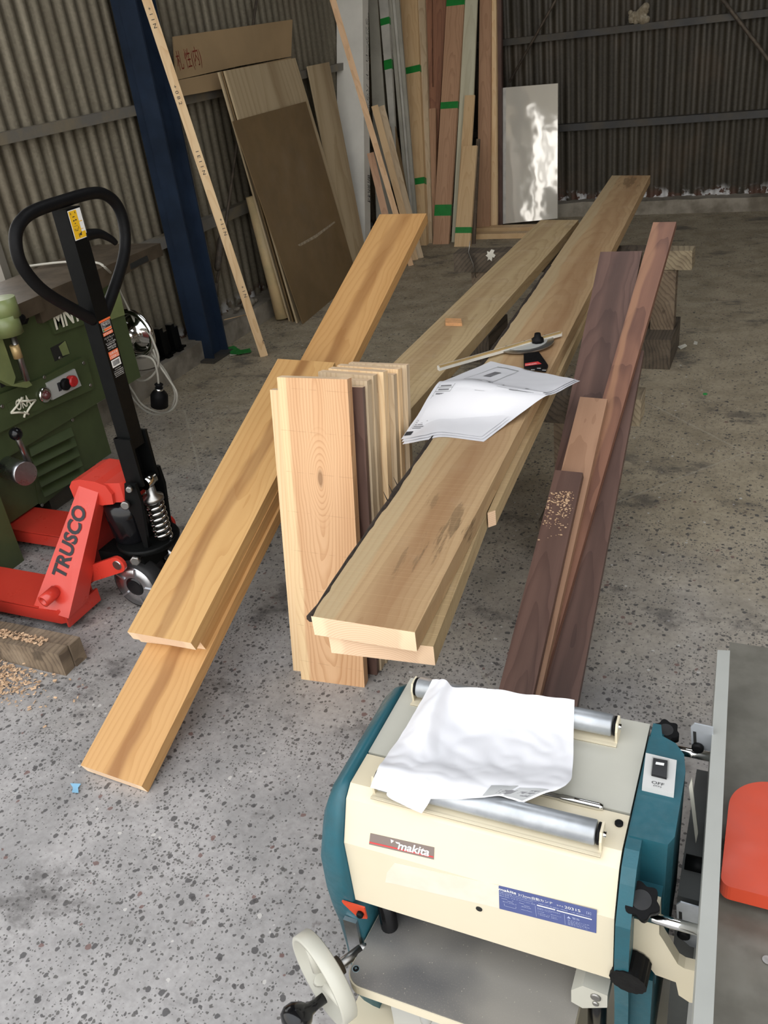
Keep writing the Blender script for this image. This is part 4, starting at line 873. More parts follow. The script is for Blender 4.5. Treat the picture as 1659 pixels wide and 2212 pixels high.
while x_ < .055:
    w_ = random.choice((.0005, .0008, .0014)); rect(mb, TT, x_, .780, x_+w_, .800, .0008); x_ += w_+random.choice((.0006, .001))
mb.part('barcode', 'inkd', pr)
# ================================================================== GREEN JOINTER MACHINE
t = thing('jointer_machine', 'green floor standing woodworking machine with brown iron table against left wall', 'machine', (-2.7, 2.4, 0))
fx_ = -2.60
def facepoly(pts, x=fx_): return [aX(p, x) for p in pts]
mb = MB(); mb.box((-2.98, 1.4, .34), (fx_, 2.905, .80)); mb.part('body', 'green', t, .03, 3)
mb = MB(); mb.box((-2.96, 1.4, .095), (fx_-.02, 2.62, .36)); mb.part('stand', 'green', t, .02)
for y0, y1 in ((1.79, 1.95), (2.25, 2.55)): mb = MB(); mb.box((-2.93, y0, 0), (-2.66, y1, .10)); mb.part('foot', 'girt_b', t)
LB = aX((50, 905), -2.50); mb = MB(); mb.box((-2.62, 1.78, 0.0), (-2.50, 1.915, LB.z)); mb.box((-2.62, 1.50, 0.1), (-2.50, 1.79, LB.z)); mb.part('front_box', 'green', t, .012)
# table
mb = MB(); mb.box((-2.96, 1.2, .80), (-2.54, 2.42, .86)); mb.box((-2.93, 2.42, .80), (-2.57, 3.22, .855)); mb.prism([(-2.57, 2.42, .80), (-2.57, 3.05, .80), (-2.57, 2.55, .755), (-2.57, 2.42, .75)], (-.3, 0, 0)); tb = mb.part('table', 'iron', t, .004)
mb = MB(); sl = [aX(p, -2.566) for p in ((282, 570), (318, 552), (322, 563), (284, 582))]; mb.prism(sl, (-.004, 0, 0)); mb.part('slot', 'dark', tb)
mb = MB(); f0 = aZ((-40, 610), .86); mb.box((-2.9, 1.3, .86), (-2.80, 1.98, 1.0)); mb.part('fence', 'iron', t, .01)
# name plate with frame and letters
mb = MB(); q = facepoly(((101, 683), (185, 655), (205, 693), (119, 722)), fx_+.012); mb.prism(q, (-.02, 0, 0)); npl = mb.part('name_plate', 'green', t, .004)
T = frame3(aX((120, 713), fx_+.0135), aX((170, 693), fx_+.0135), Vector(aX((114, 680), fx_+.0135)))
mb = MB(); put_text(mb, 'MN1-', .165, T, height=.075, bold=.03, ext=.004); mb.part('lettering', 'ivory', npl)
mb = MB(); q = facepoly(((198, 648), (258, 628), (270, 680), (213, 700)), fx_+.004); mb.prism(q, (-.02, 0, 0)); mb.part('side_cover', 'lgreen', t, .004)
# square pocket
mb = MB(); mb.prism(facepoly(((109, 752), (142, 735), (152, 764), (119, 781)), fx_+.0015), (-.003, 0, 0)); pk = mb.part('pocket', 'dark', t)
mb = MB(); mb.prism(facepoly(((127, 748), (141, 736), (151, 764), (136, 769)), fx_+.003), (-.0012, 0, 0)); mb.part('pocket_wall', 'lgreen', pk)
mb = MB(); mb.lathe(aX((128, 773), fx_+.004), (1, 0, 0), [(0, .008), (.006, .006)], 10); mb.part('bolt_head', 'steel', pk)
# control panel
mb = MB(); mb.prism(facepoly(((-30, 905), (-20, 860), (92, 816), (178, 771), (188, 778), (203, 835), (197, 843), (100, 885), (60, 905), (20, 925), (-20, 945)), fx_+.02), (-.03, 0, 0)); cp = mb.part('control_panel', 'green', t, .006)
mb = MB(); mb.prism(facepoly(((102, 828), (162, 797), (176, 833), (114, 864)), fx_+.030), (-.012, 0, 0)); sw = mb.part('switch_box', 'lgrey', t, .002)
mb = MB(); mb.lathe(aX((139, 830), fx_+.032), (1, 0, 0), [(0, .024), (.012, .024), (.018, .018)], 20); mb.part('start_button', 'black', sw)
mb = MB(); mb.lathe(aX((151, 823), fx_+.032), (1, 0, 0), [(0, .023), (.02, .023), (.026, .018)], 20); mb.part('stop_button', 'button', sw)
mb = MB(); mb.prism(facepoly(((123, 828), (129, 825), (134, 843), (128, 846)), fx_+.031), (-.0005, 0, 0)); mb.part('switch_label', 'inkd', sw)
mb = MB(); p = aX((94, 853), fx_+.02); mb.lathe(p, (1, 0, 0), [(0, .030), (.012, .030), (.014, .022)], 20); lm = mb.part('lamp_bezel', 'chrome', t)
mb = MB(); mb.sphere(p+Vector((.014, 0, 0)), .018); mb.part('lamp_lens', 'lens', lm)
for px in ((180, 784), (195, 832), (95, 815), (4, 878)): mb = MB(); mb.lathe(aX(px, fx_+.0205), (1, 0, 0), [(0, .008), (.004, .007)], 10); mb.part('screw', 'steel', t)
# logo
mb = MB(); mb.prism(facepoly(((14, 872), (70, 846), (84, 886), (26, 905)), fx_+.0215), (-.001, 0, 0)); mb.part('logo_plate', 'green', t)
mb = MB(); lx = fx_+.025
for a_, b_ in (((24, 892), (47, 862)), ((24, 892), (56, 892)), ((77, 864), (45, 866)), ((77, 864), (56, 894)), ((47, 858), (43, 866)), ((56, 890), (52, 902)), ((40, 863), (48, 869)), ((52, 890), (62, 895))):
    mb.tube([aX(a_, lx), aX(((a_[0]+b_[0])/2*.92+50*.08, (a_[1]+b_[1])/2*.92+878*.08), lx), aX(b_, lx)], .0042, 6)
put_text(mb, 'OKA', .072, frame3(aX((38, 889), lx), aX((61, 877), lx), Vector(aX((36, 879), lx))), height=.042, bold=.02); mb.part('logo', 'ivory', t)
# support arm with screw shaft at the left
mb = MB(); p0_ = aX((0, 655), -2.55)
for k, px in enumerate(((8, 668), (14, 705))): mb.lathe(aX(px, -2.53)+Vector((0, 0, .04)), (0, 0, -1), [(0, .05), (.07, .052)], 24)
mb.part('arm_boss', 'lgreen', t, .004)
mb = MB(); mb.prism(facepoly(((-30, 700), (5, 730), (34, 815), (30, 830), (62, 822), (70, 832), (58, 838), (26, 834), (-40, 800)), -2.55), (-.03, 0, 0)); mb.part('arm_bracket', 'lgreen', t, .004)
mb = MB(); mb.cyl(aX((24, 715), -2.535), aX((58, 822), -2.535), .012, 14); mb.part('screw_shaft', 'steel', t)
mb = MB(); mb.lathe(aX((30, 745), -2.535), aX((36, 762), -2.535)-aX((30, 745), -2.535), [(0, .017), (.05, .017)], 14); mb.part('brass_nut', 'gold', t)
mb = MB(); mb.sphere(aX((40, 688), -2.56), .026, (1, 1, 1)); mb.lathe(aX((40, 688), -2.59), (1, 0, 0), [(0, .028), (.03, .022)], 6); mb.part('lock_knob', 'black', t)
mb = MB(); mb.prism(facepoly(((-5, 805), (18, 795), (26, 828), (3, 838)), fx_+.0015), (-.003, 0, 0)); mb.part('dark_port', 'dark', t)
# louvre panel on stand
sx_ = fx_-.018
mb = MB(); mb.prism(facepoly(((58, 940), (158, 904), (166, 912), (196, 1008), (92, 1092), (84, 1088)), sx_), (-.006, 0, 0)); lv_ = mb.part('louvre_panel', 'green', t, .002)
for k in range(5):
    a_, b_ = (62+k*7, 966+k*22), (154+k*6.3, 922+k*21.5); c_, d_ = (b_[0]+6.2, b_[1]+19), (a_[0]+7, a_[1]+20)
    A_, B_, C_, D_ = aX(a_, sx_+.001), aX(b_, sx_+.001), aX(c_, sx_+.03), aX(d_, sx_+.03); mb = MB(); mb.prism([A_, B_, C_, D_], (-.004, 0, 0)); mb.part('louvre', 'green', lv_)
for px in ((156, 907), (90, 1091)): mb = MB(); mb.lathe(aX(px, sx_+.001), (1, 0, 0), [(0, .008), (.004, .007)], 10); mb.part('screw', 'steel', lv_)
# speed lever
p0_, p1_ = aX((34, 937), -2.44), aX((62, 1000), -2.50)
mb = MB(); mb.tube([p1_, p0_], [.013, .009], 10); lvr = mb.part('lever', 'steel', t)
mb = MB(); mb.sphere(p0_, .024); mb.part('lever_knob', 'gblack', lvr)
mb = MB(); hp = aX((76, 1014), -2.47); mb.lathe(hp+Vector((-.16, 0, 0)), (1, -.25, 0), [(0, .042), (.10, .042), (.12, .045), (.155, .045)], 28); mb.part('lever_hub', 'alu', lvr)
# chrome handwheel at the far side
hc = aY((287, 722), 2.99); mb = MB(); ring = [hc+Vector((.105*math.cos(a), 0, .105*math.sin(a))) for a in [2*math.pi*k/40 for k in range(40)]]
mb.tube(ring, .014, 10, True)
mb.lathe(hp*0+hc+Vector((0, .02, 0)), (0, -1, 0), [(0, .10), (.01, .09), (.02, .06), (.05, .04), (.09, .035)], 28); mb.part('handwheel', 'chrome', t)
# cable with plug
def cab(pxs, y0, dy=0.): return [aY(p, y0+dy*i) for i, p in enumerate(pxs)]
pth = [aX((40, 592), -2.75), aX((60, 572), -2.72), aX((140, 566), -2.70), aX((205, 566), -2.62), aX((228, 576), -2.56), aX((250, 605), -2.54), aX((268, 640), -2.54)]
pth = [aZ((45, 580), .872), aZ((62, 575), .87), aZ((140, 566), .87), aZ((205, 567), .87), aZ((226, 577), .868), aY((246, 600), 2.92), aY((264, 640), 2.96), aY((284, 680), 2.99), aY((305, 725), 3.0), aY((328, 765), 3.0), aY((356, 800), 3.0), aY((374, 835), 3.0), aY((378, 860), 3.0), aY((368, 885), 3.0), aY((345, 896), 3.0), aY((315, 888), 3.01), aY((285, 858), 3.02), aY((272, 820), 3.03), aY((280, 770), 3.03), aY((300, 745), 3.02), aY((318, 735), 3.01), aY((330, 752), 2.99), aY((342, 785), 2.98), aY((362, 815), 2.98), aY((382, 850), 2.98), aY((376, 880), 2.98), aY((350, 892), 2.98), aY((312, 878), 2.985), aY((290, 850), 2.99), aY((276, 815), 3.0), aY((290, 730), 3.0), aY((304, 712), 2.99), aY((322, 720), 2.98), aY((334, 745), 2.97), aY((342, 770), 2.96), aY((341, 790), 2.96), aY((334, 806), 2.96), aY((318, 820), 2.96), aY((300, 822), 2.96), aY((284, 814), 2.965)]
mb = MB(); mb.tube(smooth_path(pth, 5), .0052, 8); cb = mb.part('power_cable', 'cord', t)
mb = MB(); mb.tube(smooth_path([aY((284, 814), 2.965), aY((276, 790), 2.97), aY((300, 770), 2.96), aY((328, 775), 2.95), aY((339, 800), 2.95), aY((343, 832), 2.95)], 5), .0052, 8); mb.part('cable_tail', 'cord', cb)
p0_, p1_ = aY((343, 828), 2.95), aY((345, 888), 2.95)
mb = MB(); mb.lathe(p0_, p1_-p0_, [(0, .012), (.006, .02), (.012, .014), (.03, .018), (.05, .034), (.06, .04), (.115, .04), (.118, .03)], 22); mb.part('plug', 'black', cb)
mb = MB(); mb.lathe(p0_+(p1_-p0_)*.16, p1_-p0_, [(0, .019), (.014, .021)], 20); mb.part('plug_clamp', 'chrome', cb)
# ================================================================== THINGS ON LEFT CURB
t = thing('paint_can', 'white tin can with brown band standing on left curb behind grey cable', 'can', (-3.13, 3.56, .12))
cz = .125; cc = Vector((-3.125, 3.56, cz)); mb = MB(); mb.lathe(cc, (0, 0, 1), [(0, .072), (.003, .075), (.17, .075), (.175, .078), (.178, .072)], 30); mb.part('can_body', 'canw', t)
mb = MB(); mb.lathe(cc+Vector((0, 0, .10)), (0, 0, 1), [(0, .0757), (.072, .0757)], 30, cap=False); mb.part('can_band', 'canb', t)
mb = MB(); T = frame3(cc+Vector((.0762, -.035, .022)), cc+Vector((.0762, .04, .022)), (1, 0, 0)); put_text(mb, 'Xylene', .07, T, height=.024, bold=.02); mb.part('lettering', 'inkd', t)
for k, (px, h_) in enumerate(((346, .14), (357, .165), (369, .13), (384, .155), (394, .125))):
    y_ = 3.66+k*.052; x_ = -3.135+.02*(k % 2)
    t = thing('metal_post', ('black metal post with worn top on left curb, nearest to tin can', 'black metal post with worn top, second from tin can on left curb', 'black metal post with worn top, middle one of five on left curb', 'black metal post with worn top, fourth from tin can on left curb', 'black metal post with worn top, farthest from tin can beside blue column')[k], 'post', (x_, y_, .12), 'black metal posts on left curb')
    mb = MB(); mb.box((x_-.018, y_-.016, .12), (x_+.018, y_+.016, .12+h_)); mb.box((x_-.02, y_-.02, .118), (x_+.045, y_+.02, .128)); mb.part('post_body', 'pblack', t, .003)
    mb = MB(); mb.box((x_-.0185, y_-.0165, .12+h_-.004), (x_+.0185, y_+.0165, .12+h_+.001)); mb.part('worn_top', 'steel', t)
# stones and straw on the curb near batten
for k, (px, r) in enumerate((((536, 655), .05), ((549, 650), .03), ((512, 668), .022))):
    mb = MB(); mb.sphere(aX(px, -3.11), r, (.8, 1.2, .6), 10); jag(mb, .008, 20)
    mb.single('stone', 'curb', ('larger grey stone on left curb behind long pale batten', 'medium grey stone beside larger one on left curb', 'small pale stone chip left of larger stone on curb')[k], 'stone', aX(px, -3.11))
mb = MB(); mb.tube([aX((484, 691), -3.045), aX((535, 679), -3.045)], .0025, 5); mb.single('straw', 'pine', 'thin pale straw lying on left curb by blue column', 'straw', aX((510, 685), -3.045))
# ================================================================== FLOOR, LOWER LEFT
mb = beam((-3.0, 1.415, 0), (-1.855, 1.455, .083), 16); mb2 = mb; jag(mb, .004, 14)
es = None
t = thing('old_timber', 'old weathered timber with sawdust on top lying in front of red forks', 'timber', (-2.3, 1.45, 0))
mb.part('plank_strip', 'oldw', t)
mb = beam((-3.0, 1.4585, 0), (-1.85, 1.505, .080), 16); jag(mb, .004, 14); mb.part('plank_strip', 'oldw', t)
mb = MB(); a_ = [aZ(p, .10) for p in ((-20, 1303), (8, 1306), (17, 1316), (21, 1334), (4, 1350), (-20, 1352))]; T0_ = Vector((-2.26, 1.50, .0))
mb.prism([(-2.20, 1.44, .086), (-2.20, 1.51, .086), (-2.20, 1.525, .105), (-2.20, 1.515, .14), (-2.20, 1.45, .145), (-2.20, 1.435, .115)], (-.6, 0, 0))
mb.single('timber_offcut', 'cypress', 'pale timber offcut resting on old weathered timber at left edge', 'timber', (-2.4, 1.48, .086), bevel=.002)
mb = MB()
def chip(p, s):
    T_ = Matrix.Translation(p) @ Matrix.Rotation(random.random()*6, 4, 'Z') @ Matrix.Rotation(random.uniform(-.7, .7), 4, 'X')
    mb.box((-s, -s*.5, -s*.1), (s, s*.5, s*.1), T_)
for k in range(420):
    px = (random.uniform(-10, 160), 0); p = Vector((random.uniform(-2.35, -1.93), random.uniform(1.432, 1.462), .086+random.random()*.006)); chip(p, random.uniform(.002, .006))
for k in range(1600):
    p = Vector((-2.13+random.gauss(0, .11), 1.34+random.gauss(0, .045), .002+random.random()*.006))
    if p.y > 1.405: p.y = 1.405-random.random()*.05; p.z = .004+random.random()*.025
    chip(p, random.uniform(.0015, .006))
mb.single('wood_shavings', 'shav', 'pinkish wood shavings heaped on and beside old timber', 'shavings', (-2.2, 1.4, 0), kind='stuff')
mb = MB(); q = [aZ(p, .004) for p in ((152, 1693), (175, 1694), (169, 1702), (170, 1713), (156, 1712), (158, 1702))]; mb.prism(q, (0, 0, .002)); mb.single('plastic_scrap', 'bluescrap', 'light blue plastic scrap on floor beside lower board end', 'scrap', aZ((163, 1703)))
mb = MB()
for a_ in (((492, 752), (505, 748), (520, 757), (540, 752), (543, 760), (515, 766), (498, 763)),): mb.prism([aZ(p, .012) for p in a_], (0, 0, .002))
for v in mb.bm.verts: v.co.z += .012*mnoise.noise(v.co*30)
mb.single('tape_scrap', 'tape', 'crumpled green tape scrap on floor by foot of blue column', 'scrap', aZ((515, 757)))
mb = MB(); mb.prism([aZ(p, .004) for p in ((496, 766), (510, 763), (511, 766), (497, 769))], (0, 0, .002)); mb.single('paper_scrap', 'chip', 'white scrap next to crumpled green tape on floor', 'scrap', aZ((504, 766)))
mb = MB(); mb.lathe(aZ((1523, 852)), (0, 0, 1), [(0, .009), (.004, .009)], 14); mb.single('plastic_dot', 'dot', 'small bright green plastic dot on floor at right', 'scrap', aZ((1523, 852)))
for k, (pp, lab) in enumerate(((((1463, 750), (1480, 744), (1484, 748), (1470, 755)), 'long pale wood chip on floor right of trestle'), (((1500, 738), (1507, 740), (1506, 745), (1498, 744)), 'small pale wood chip on floor right of trestle'))):
    mb = MB(); mb.prism([aZ(p, .003) for p in pp], (0, 0, .004)); mb.single('wood_chip', 'chip', lab, 'chip', aZ(pp[0]))
# ================================================================== PLANER WITH SIDE JOINTER
t = thing('thickness_planer', 'teal and cream thickness planer with side jointer and orange cutter guard in foreground', 'planer', (-.33, .93, 0))
XL, XR = -.535, -.121
prof = [(.886, .58), (.822, .581), (.802, .567), (.773, .50), (.773, .362), (.79, .362), (.79, .44), (.886, .47)]
mb = MB(); mb.prism([(XL, y, z) for y, z in prof], (XR-XL, 0, 0)); mb.part('front_cover', 'cream', t, .004, 3)
mb = MB(); mb.box((XL, .8905, .46), (XR, 1.078, .58)); mb.part('top_cover', 'greyc', t, .004, 3)
mb = MB(); mb.box((XL+.005, .885, .44), (XR-.005, .892, .572)); mb.part('cover_gap', 'dark', t)
mb = MB(); mb.box((XL+.03, .86, .30), (XR-.03, 1.06, .45)); mb.part('dark_interior', 'dark', t)  # plain dark box painting in the shaded interior below the covers
# cast side housings
outl = [(1.085, .54), (1.072, .570), (1.045, .585), (.825, .585), (.803, .575), (.790, .555), (.764, .500), (.762, .430), (.768, .362), (.778, .30), (.785, .20), (.785, .03), (1.085, .03), (1.085, .30)]
def loft(rings):
    mb = MB(); R = [[mb.bm.verts.new(p) for p in r] for r in rings]; n = len(R[0])
    for a, b in zip(R, R[1:]):
        for i in range(n): mb._f([a[i], a[(i+1) % n], b[(i+1) % n], b[i]], True)
    mb._f(R[0][::-1]); mb._f(R[-1]); return mb
def shr(k, dz): return [(.935+(y-.935)*k, (z-.03)*(1-dz)+.03) for y, z in outl]
mb = loft([[(x, y, z) for y, z in shr(k, dz)] for x, k, dz in ((-.538, 1., 0.), (-.552, .995, .008), (-.572, .97, .05), (-.588, .92, .12), (-.596, .86, .2))])
for f in mb.bm.faces: f.smooth = True
hl = mb.part('side_housing', 'teal', t)
mb = MB(); mb.prism([(XR+.003, y, z) for y, z in outl], (.020, 0, 0)); mb.part('side_housing', 'teal', t, .004, 3)
mb = MB(); mb.prism([(-.116, 1.074, .587), (-.104, 1.074, .587), (-.099, 1.05, .587), (-.078, 1.04, .587), (-.063, 1.02, .587), (-.057, .985, .587), (-.057, .862, .587), (-.064, .846, .587), (-.116, .846, .587)], (0, 0, -.25)); mc = mb.part('motor_cover', 'teal', t, .010, 4)
mb = MB(); mb.box((-.10, .826, .30), (-.066, .875, .50)); mb.part('motor_nose', 'teal', t, .012, 3)
mb = MB(); mb.box((-.10, .80, .0), (-.068, 1.06, .345)); mb.part('motor_base', 'teal', t, .008)
# switch
zs = .597
mb = MB(); mb.prism([aZ(p, zs) for p in ((1395, 1626), (1462, 1642), (1456, 1713), (1387, 1697))], (0, 0, -.016)); sw = mb.part('switch_plate', 'swgrey', t, .005, 3)
mb = MB(); mb.prism([aZ(p, zs+.0005) for p in ((1409, 1634), (1446, 1641), (1443, 1681), (1405, 1673))], (0, 0, -.0008)); mb.part('rocker_well', 'lgrey', sw)
mb = MB(); q = [aZ(p, zs+.001) for p in ((1411, 1641), (1442, 1647), (1440, 1684), (1407, 1676))]; mb.prism(q, (0, 0, .004)); mb.part('rocker', 'gblack', sw, .001)
mb = MB(); mb.prism([aZ(p, zs+.0055) for p in ((1417, 1646), (1435, 1649), (1434, 1654), (1416, 1651))], (0, 0, .0004)); mb.part('rocker_mark', 'white', sw)
T = frame3(aZ((1407, 1692), zs+.0004), aZ((1432, 1698), zs+.0004), Vector(aZ((1409, 1684), zs+.0004))); mb = MB(); put_text(mb, 'OFF', .0175, T, height=.0052); put_text(mb, '(O)', .011, T @ Matrix.Translation((.0035, -.005, 0)), height=.0035); mb.part('lettering', 'inkd', sw)
# rollers
for la, ra, zc_ in (((893, 1489), (1334, 1561), .603), ((806, 1694), (1302, 1786), .600)):
    A_, B_ = aZ(la, zc_), aZ(ra, zc_); ym = (A_.y+B_.y)/2; A_.y = B_.y = ym; rr_ = .0175
    mb = MB(); mb.lathe(A_+Vector((.006, 0, 0)), (1, 0, 0), [(0, rr_*.9), (.002, rr_), (B_.x-A_.x-.014, rr_), (B_.x-A_.x-.012, rr_*.9)], 28); ro = mb.part('roller', 'zinc', t)
    mb = MB()
    for x_ in (A_.x-.002, B_.x+.0):
        mb = MB(); mb.prism([(x_, ym-.013, .578), (x_, ym+.013, .578), (x_, ym+.015, zc_), (x_, ym+.010, zc_+.014), (x_, ym-.010, zc_+.014), (x_, ym-.015, zc_)], (.0035, 0, 0)); mb.part('roller_bracket', 'cream', t, .001)
        mb = MB(); mb.cyl((x_-.004, ym, zc_), (x_+.0075, ym, zc_), .0045, 10); mb.part('axle_bolt', 'chrome', t)
        mb = MB(); mb.cyl((x_+(.0036 if x_ < -.4 else -.004), ym, zc_), (x_+(.007 if x_ < -.4 else -.0005), ym, zc_), .0155, 20); mb.part('end_cap', 'black', t)
    mb = MB(); mb.box((A_.x-.002, ym-.024, .5805), (B_.x+.004, ym-.020, .583)); mb.box((A_.x-.002, ym-.024, .5798), (B_.x+.004, ym+.016, .5812)); mb.part('roller_bracket', 'cream', t)
A_, B_ = aZ((1060, 1693), .585), aZ((1305, 1738), .585); A_.y = B_.y = (A_.y+B_.y)/2
mb = MB(); mb.lathe(A_, B_-A_, [(0, .0035), (.05, .0035), (.052, .0045), (.105, .0045), (.107, .0055), ((B_-A_).length-.006, .0055), ((B_-A_).length, .004)], 14); mb.part('lock_rod', 'chrome', t)
mb = MB(); mb.lathe((aZ((1337, 1780), .581)), (0, 0, 1), [(0, .006), (.003, .006), (.004, .004)], 14); mb.part('screw', 'black', t)
# plates on the front
n1 = Vector((0, -.067, .029)).normalized(); p1 = Vector((0, .802, .567))
def on1(px, o=.0): return onp(px, n1, p1+n1*o)
def on2(px, o=.0): return onp(px, (0, 1, 0), (0, .773-o, 0))
mb = MB(); mb.prism([on1(p, .0008) for p in ((800, 1800), (938, 1831), (937, 1857), (797, 1824))], n1*-.002); bp = mb.part('brand_plate', 'brownp', t)
mb = MB(); mb.prism([on1(p, .0011) for p in ((798, 1818), (936, 1850), (936, 1853), (798, 1821))], n1*-.0002); mb.part('red_line', 'lred', bp)
mb = MB(); T = frame3(on1((859, 1834), .001), on1((930, 1850.5), .001), Vector(on1((859, 1817), .001))); put_text(mb, 'makita', .051, T, height=.0128, shear=.25, bold=.022)
mb.prism([on1(p, .0011) for p in ((854, 1818), (864, 1820.5), (864, 1823.5), (857, 1822))], n1*.0002)
mb.prism([on1(p, .0011) for p in ((844, 1813), (851, 1816.5), (845, 1821.5))], n1*.0002); mb.part('lettering', 'white', bp)
mb = MB(); mb.prism([on2(p, .0004) for p in ((852, 1865), (1078, 1913), (1078, 1962), (845, 1908), (832, 1906), (836, 1884))], (0, .0008, 0)); mb.part('faded_sticker', 'faded', t)
mb = MB(); mb.prism([on2(p, .0006) for p in ((1077, 1914), (1289, 1968), (1288, 2016), (1079, 1963))], (0, .0015, 0)); spp = mb.part('spec_plate', 'bluep', t, .0004)
T0 = frame3(on2((1080, 1925), .0009), on2((1280, 1976), .0009), Vector(on2((1080, 1900), .0009))); w_ = (on2((1288, 1968))-on2((1078, 1914))).length; h_ = .040
A_ = on2((1077, 1914), .0009); B_ = on2((1289, 1968), .0009); Cc = on2((1079, 1963), .0009); T0 = frame3(Cc, Cc+(B_-A_), Vector(A_)); h_ = (A_-Cc).length
mb = MB()
for s, x_, y_, ww, hh in (('makita', .02, .83, .19, .12), ('312mm自動カンナ', .23, .80, .36, .12), ('モデル', .63, .80, .07, .06), ('2031S', .71, .78, .16, .11)): put_text(mb, s, ww*w_, T0 @ Matrix.Translation((x_*w_, y_*h_, 0)), height=hh*h_, shear=.2 if s == 'makita' else 0, bold=.015 if s == 'makita' else 0)
rect(mb, T0, .42*w_, .58*h_, .61*w_, .63*h_); rect(mb, T0, .625*w_, .575*h_, .98*w_, .62*h_); mb.part('lettering', 'white', spp)
mb = MB()
for s, x_, y_, ww, hh in (('切削可能幅 312mm 切削 150mm', .02, .74, .40, .055), ('送材速度 8.5m/min(10.5m/min)', .02, .665, .36, .055), ('株式会社 マキタ', .02, .59, .20, .05), ('Makita in Japan', .23, .59, .12, .04), ('製造', .36, .59, .045, .045), ('100V-15A 50-60Hz 1450W', .44, .67, .30, .05), ('n0 8500/min', .78, .67, .19, .045), ('警告', .78, .40, .075, .09), ('使用前に必ず取扱説明書を', .42, .48, .24, .04), ('お読みください', .42, .43, .15, .04), ('刃の交換', .42, .34, .07, .04), ('定格時間 30分', .42, .26, .13, .035), ('二重絶縁構造', .42, .20, .12, .035), ('替刃式カンナ', .56, .34, .11, .04), ('304mm', .56, .26, .06, .035), ('調整ねじ', .56, .20, .07, .035), ('巻き込まれに注意', .73, .30, .22, .04), ('手袋を使用しない', .73, .24, .2, .04), ('保護めがねを着用', .73, .18, .22, .04), ('電源を切ること', .73, .12, .2, .04), ('削りの深さ', .05, .36, .15, .05), ('送材方向', .25, .36, .10, .05)): put_text(mb, s, ww*w_, T0 @ Matrix.Translation((x_*w_, y_*h_, 0)), height=hh*h_)
for (x0_, y0_, x1_, y1_) in ((.04, .50, .10, .515), (.10, .44, .16, .455), (.155, .50, .17, .515), (.06, .20, .19, .212), (.06, .20, .064, .30), (.186, .20, .19, .30), (.23, .50, .28, .515), (.28, .44, .34, .455), (.24, .24, .36, .252), (.40, .10, .403, .56), (.70, .08, .703, .52), (.93, .78, .934, .88), (.93, .88, .975, .887), (.93, .773, .975, .78), (.971, .78, .975, .88), (.945, .81, .96, .85)): rect(mb, T0, x0_*w_, y0_*h_, x1_*w_, y1_*h_)
vs = [mb.bm.verts.new(T0 @ Vector((x_*w_, y_*h_, .0004))) for x_, y_ in ((.725, .39), (.765, .39), (.745, .49))]; mb._f(vs); mb.part('small_print', 'bluel', spp)
mb = MB(); mb.lathe(on2((1035, 1963), .0), (0, -1, 0), [(0, .005), (.001, .005)], 16); mb.part('slot_hole', 'dark', t)
# infeed table
ZT = .25
def tb_(px): return aZ(px, ZT)
x0_, x1_, y0_, y1_ = -.537, -.172, .700, .93
pts = [(x0_+.012, y1_), (x1_, y1_), (x1_, y0_)] + [(x0_+.028-.028*math.sin(a), y0_+.028-.028*math.cos(a)) for a in [k*math.pi/2/8 for k in range(9)]]
mb = MB(); mb.prism([(x, y, ZT) for x, y in pts], (0, 0, -.0025)); mb.part('table_top', 'dusty', t)
mb = MB(); q = [(x*1.0+(-.002 if x < -.4 else 0), y-.002 if y < .75 else y, ZT-.0026) for x, y in pts]; mb.prism(q, (0, 0, -.020)); mb.part('table_frame', 'cream', t, .005)
mb = MB(); p = aZ((769, 2093), ZT); mb.lathe(p, (0, 0, 1), [(0, .0065), (.0004, .0065)], 18); ts = mb.part('screw_rim', 'chrome', t)
mb = MB(); mb.lathe(p, (0, 0, 1), [(.0005, .0052), (.0016, .0045)], 18); mb.part('screw_head', 'black', ts)
mb = MB(); mb.box(p+Vector((-.0022, -.0006, .0016)), p+Vector((.0022, .0006, .002))); mb.box(p+Vector((-.0006, -.0022, .0016)), p+Vector((.0006, .0022, .002))); mb.part('screw_slot', 'chrome', ts)
mb = MB(); mb.box((-.51, .72, .205), (-.19, 1.02, .228)); mb.part('table_support', 'lgrey', t, .004)
# base, posts, scale and pointer
mb = MB(); mb.box((-.585, .72, 0), (-.04, 1.10, .035)); mb.part('base_frame', 'cream', t, .012, 3)
mb = MB(); mb.box((-.50, .765, .03), (-.19, .775, .20)); bf = mb.part('lower_panel', 'lgrey', t, .003)
mb = MB(); q = []
for k in range(24):
    a = 2*math.pi*k/24; cx_, cz_ = (.030 if math.cos(a) > 0 else -.030)+.012*math.cos(a), (.018 if math.sin(a) > 0 else -.018)+.012*math.sin(a); q.append((-.445+cx_, .7645, .13+cz_))
mb.prism(q, (0, .001, 0)); mb.part('panel_opening', 'dark', bf)
mb = MB(); mb.tube(smooth_path([Vector((-.475, .755, .165)), Vector((-.45, .752, .165)), Vector((-.43, .752, .15)), Vector((-.425, .752, .12))], 5), .011, 10); mb.box((-.487, .745, .148), (-.470, .76, .18)); mb.part('chain_guide', 'lgrey', bf)
for x_ in (-.505, -.150): mb = MB(); mb.cyl((x_, .815, .03), (x_, .815, .40), .015, 18); mb.part('guide_post', 'gblack', t)
mb = MB(); mb.prism([(-.165, .775, .263), (-.128, .775, .285), (-.128, .775, .315), (-.165, .775, .32), (-.182, .775, .30), (-.182, .775, .27)], (0, .05, 0)); lg = mb.part('post_clamp', 'greyc', t, .003)
for z_, r_ in ((.303, .008), (.287, .005)): mb = MB(); mb.lathe((-.145, .776, z_), (0, -1, 0), [(0, r_), (.003, r_), (.004, r_*.7)], 12); mb.part('screw', 'steel', lg)
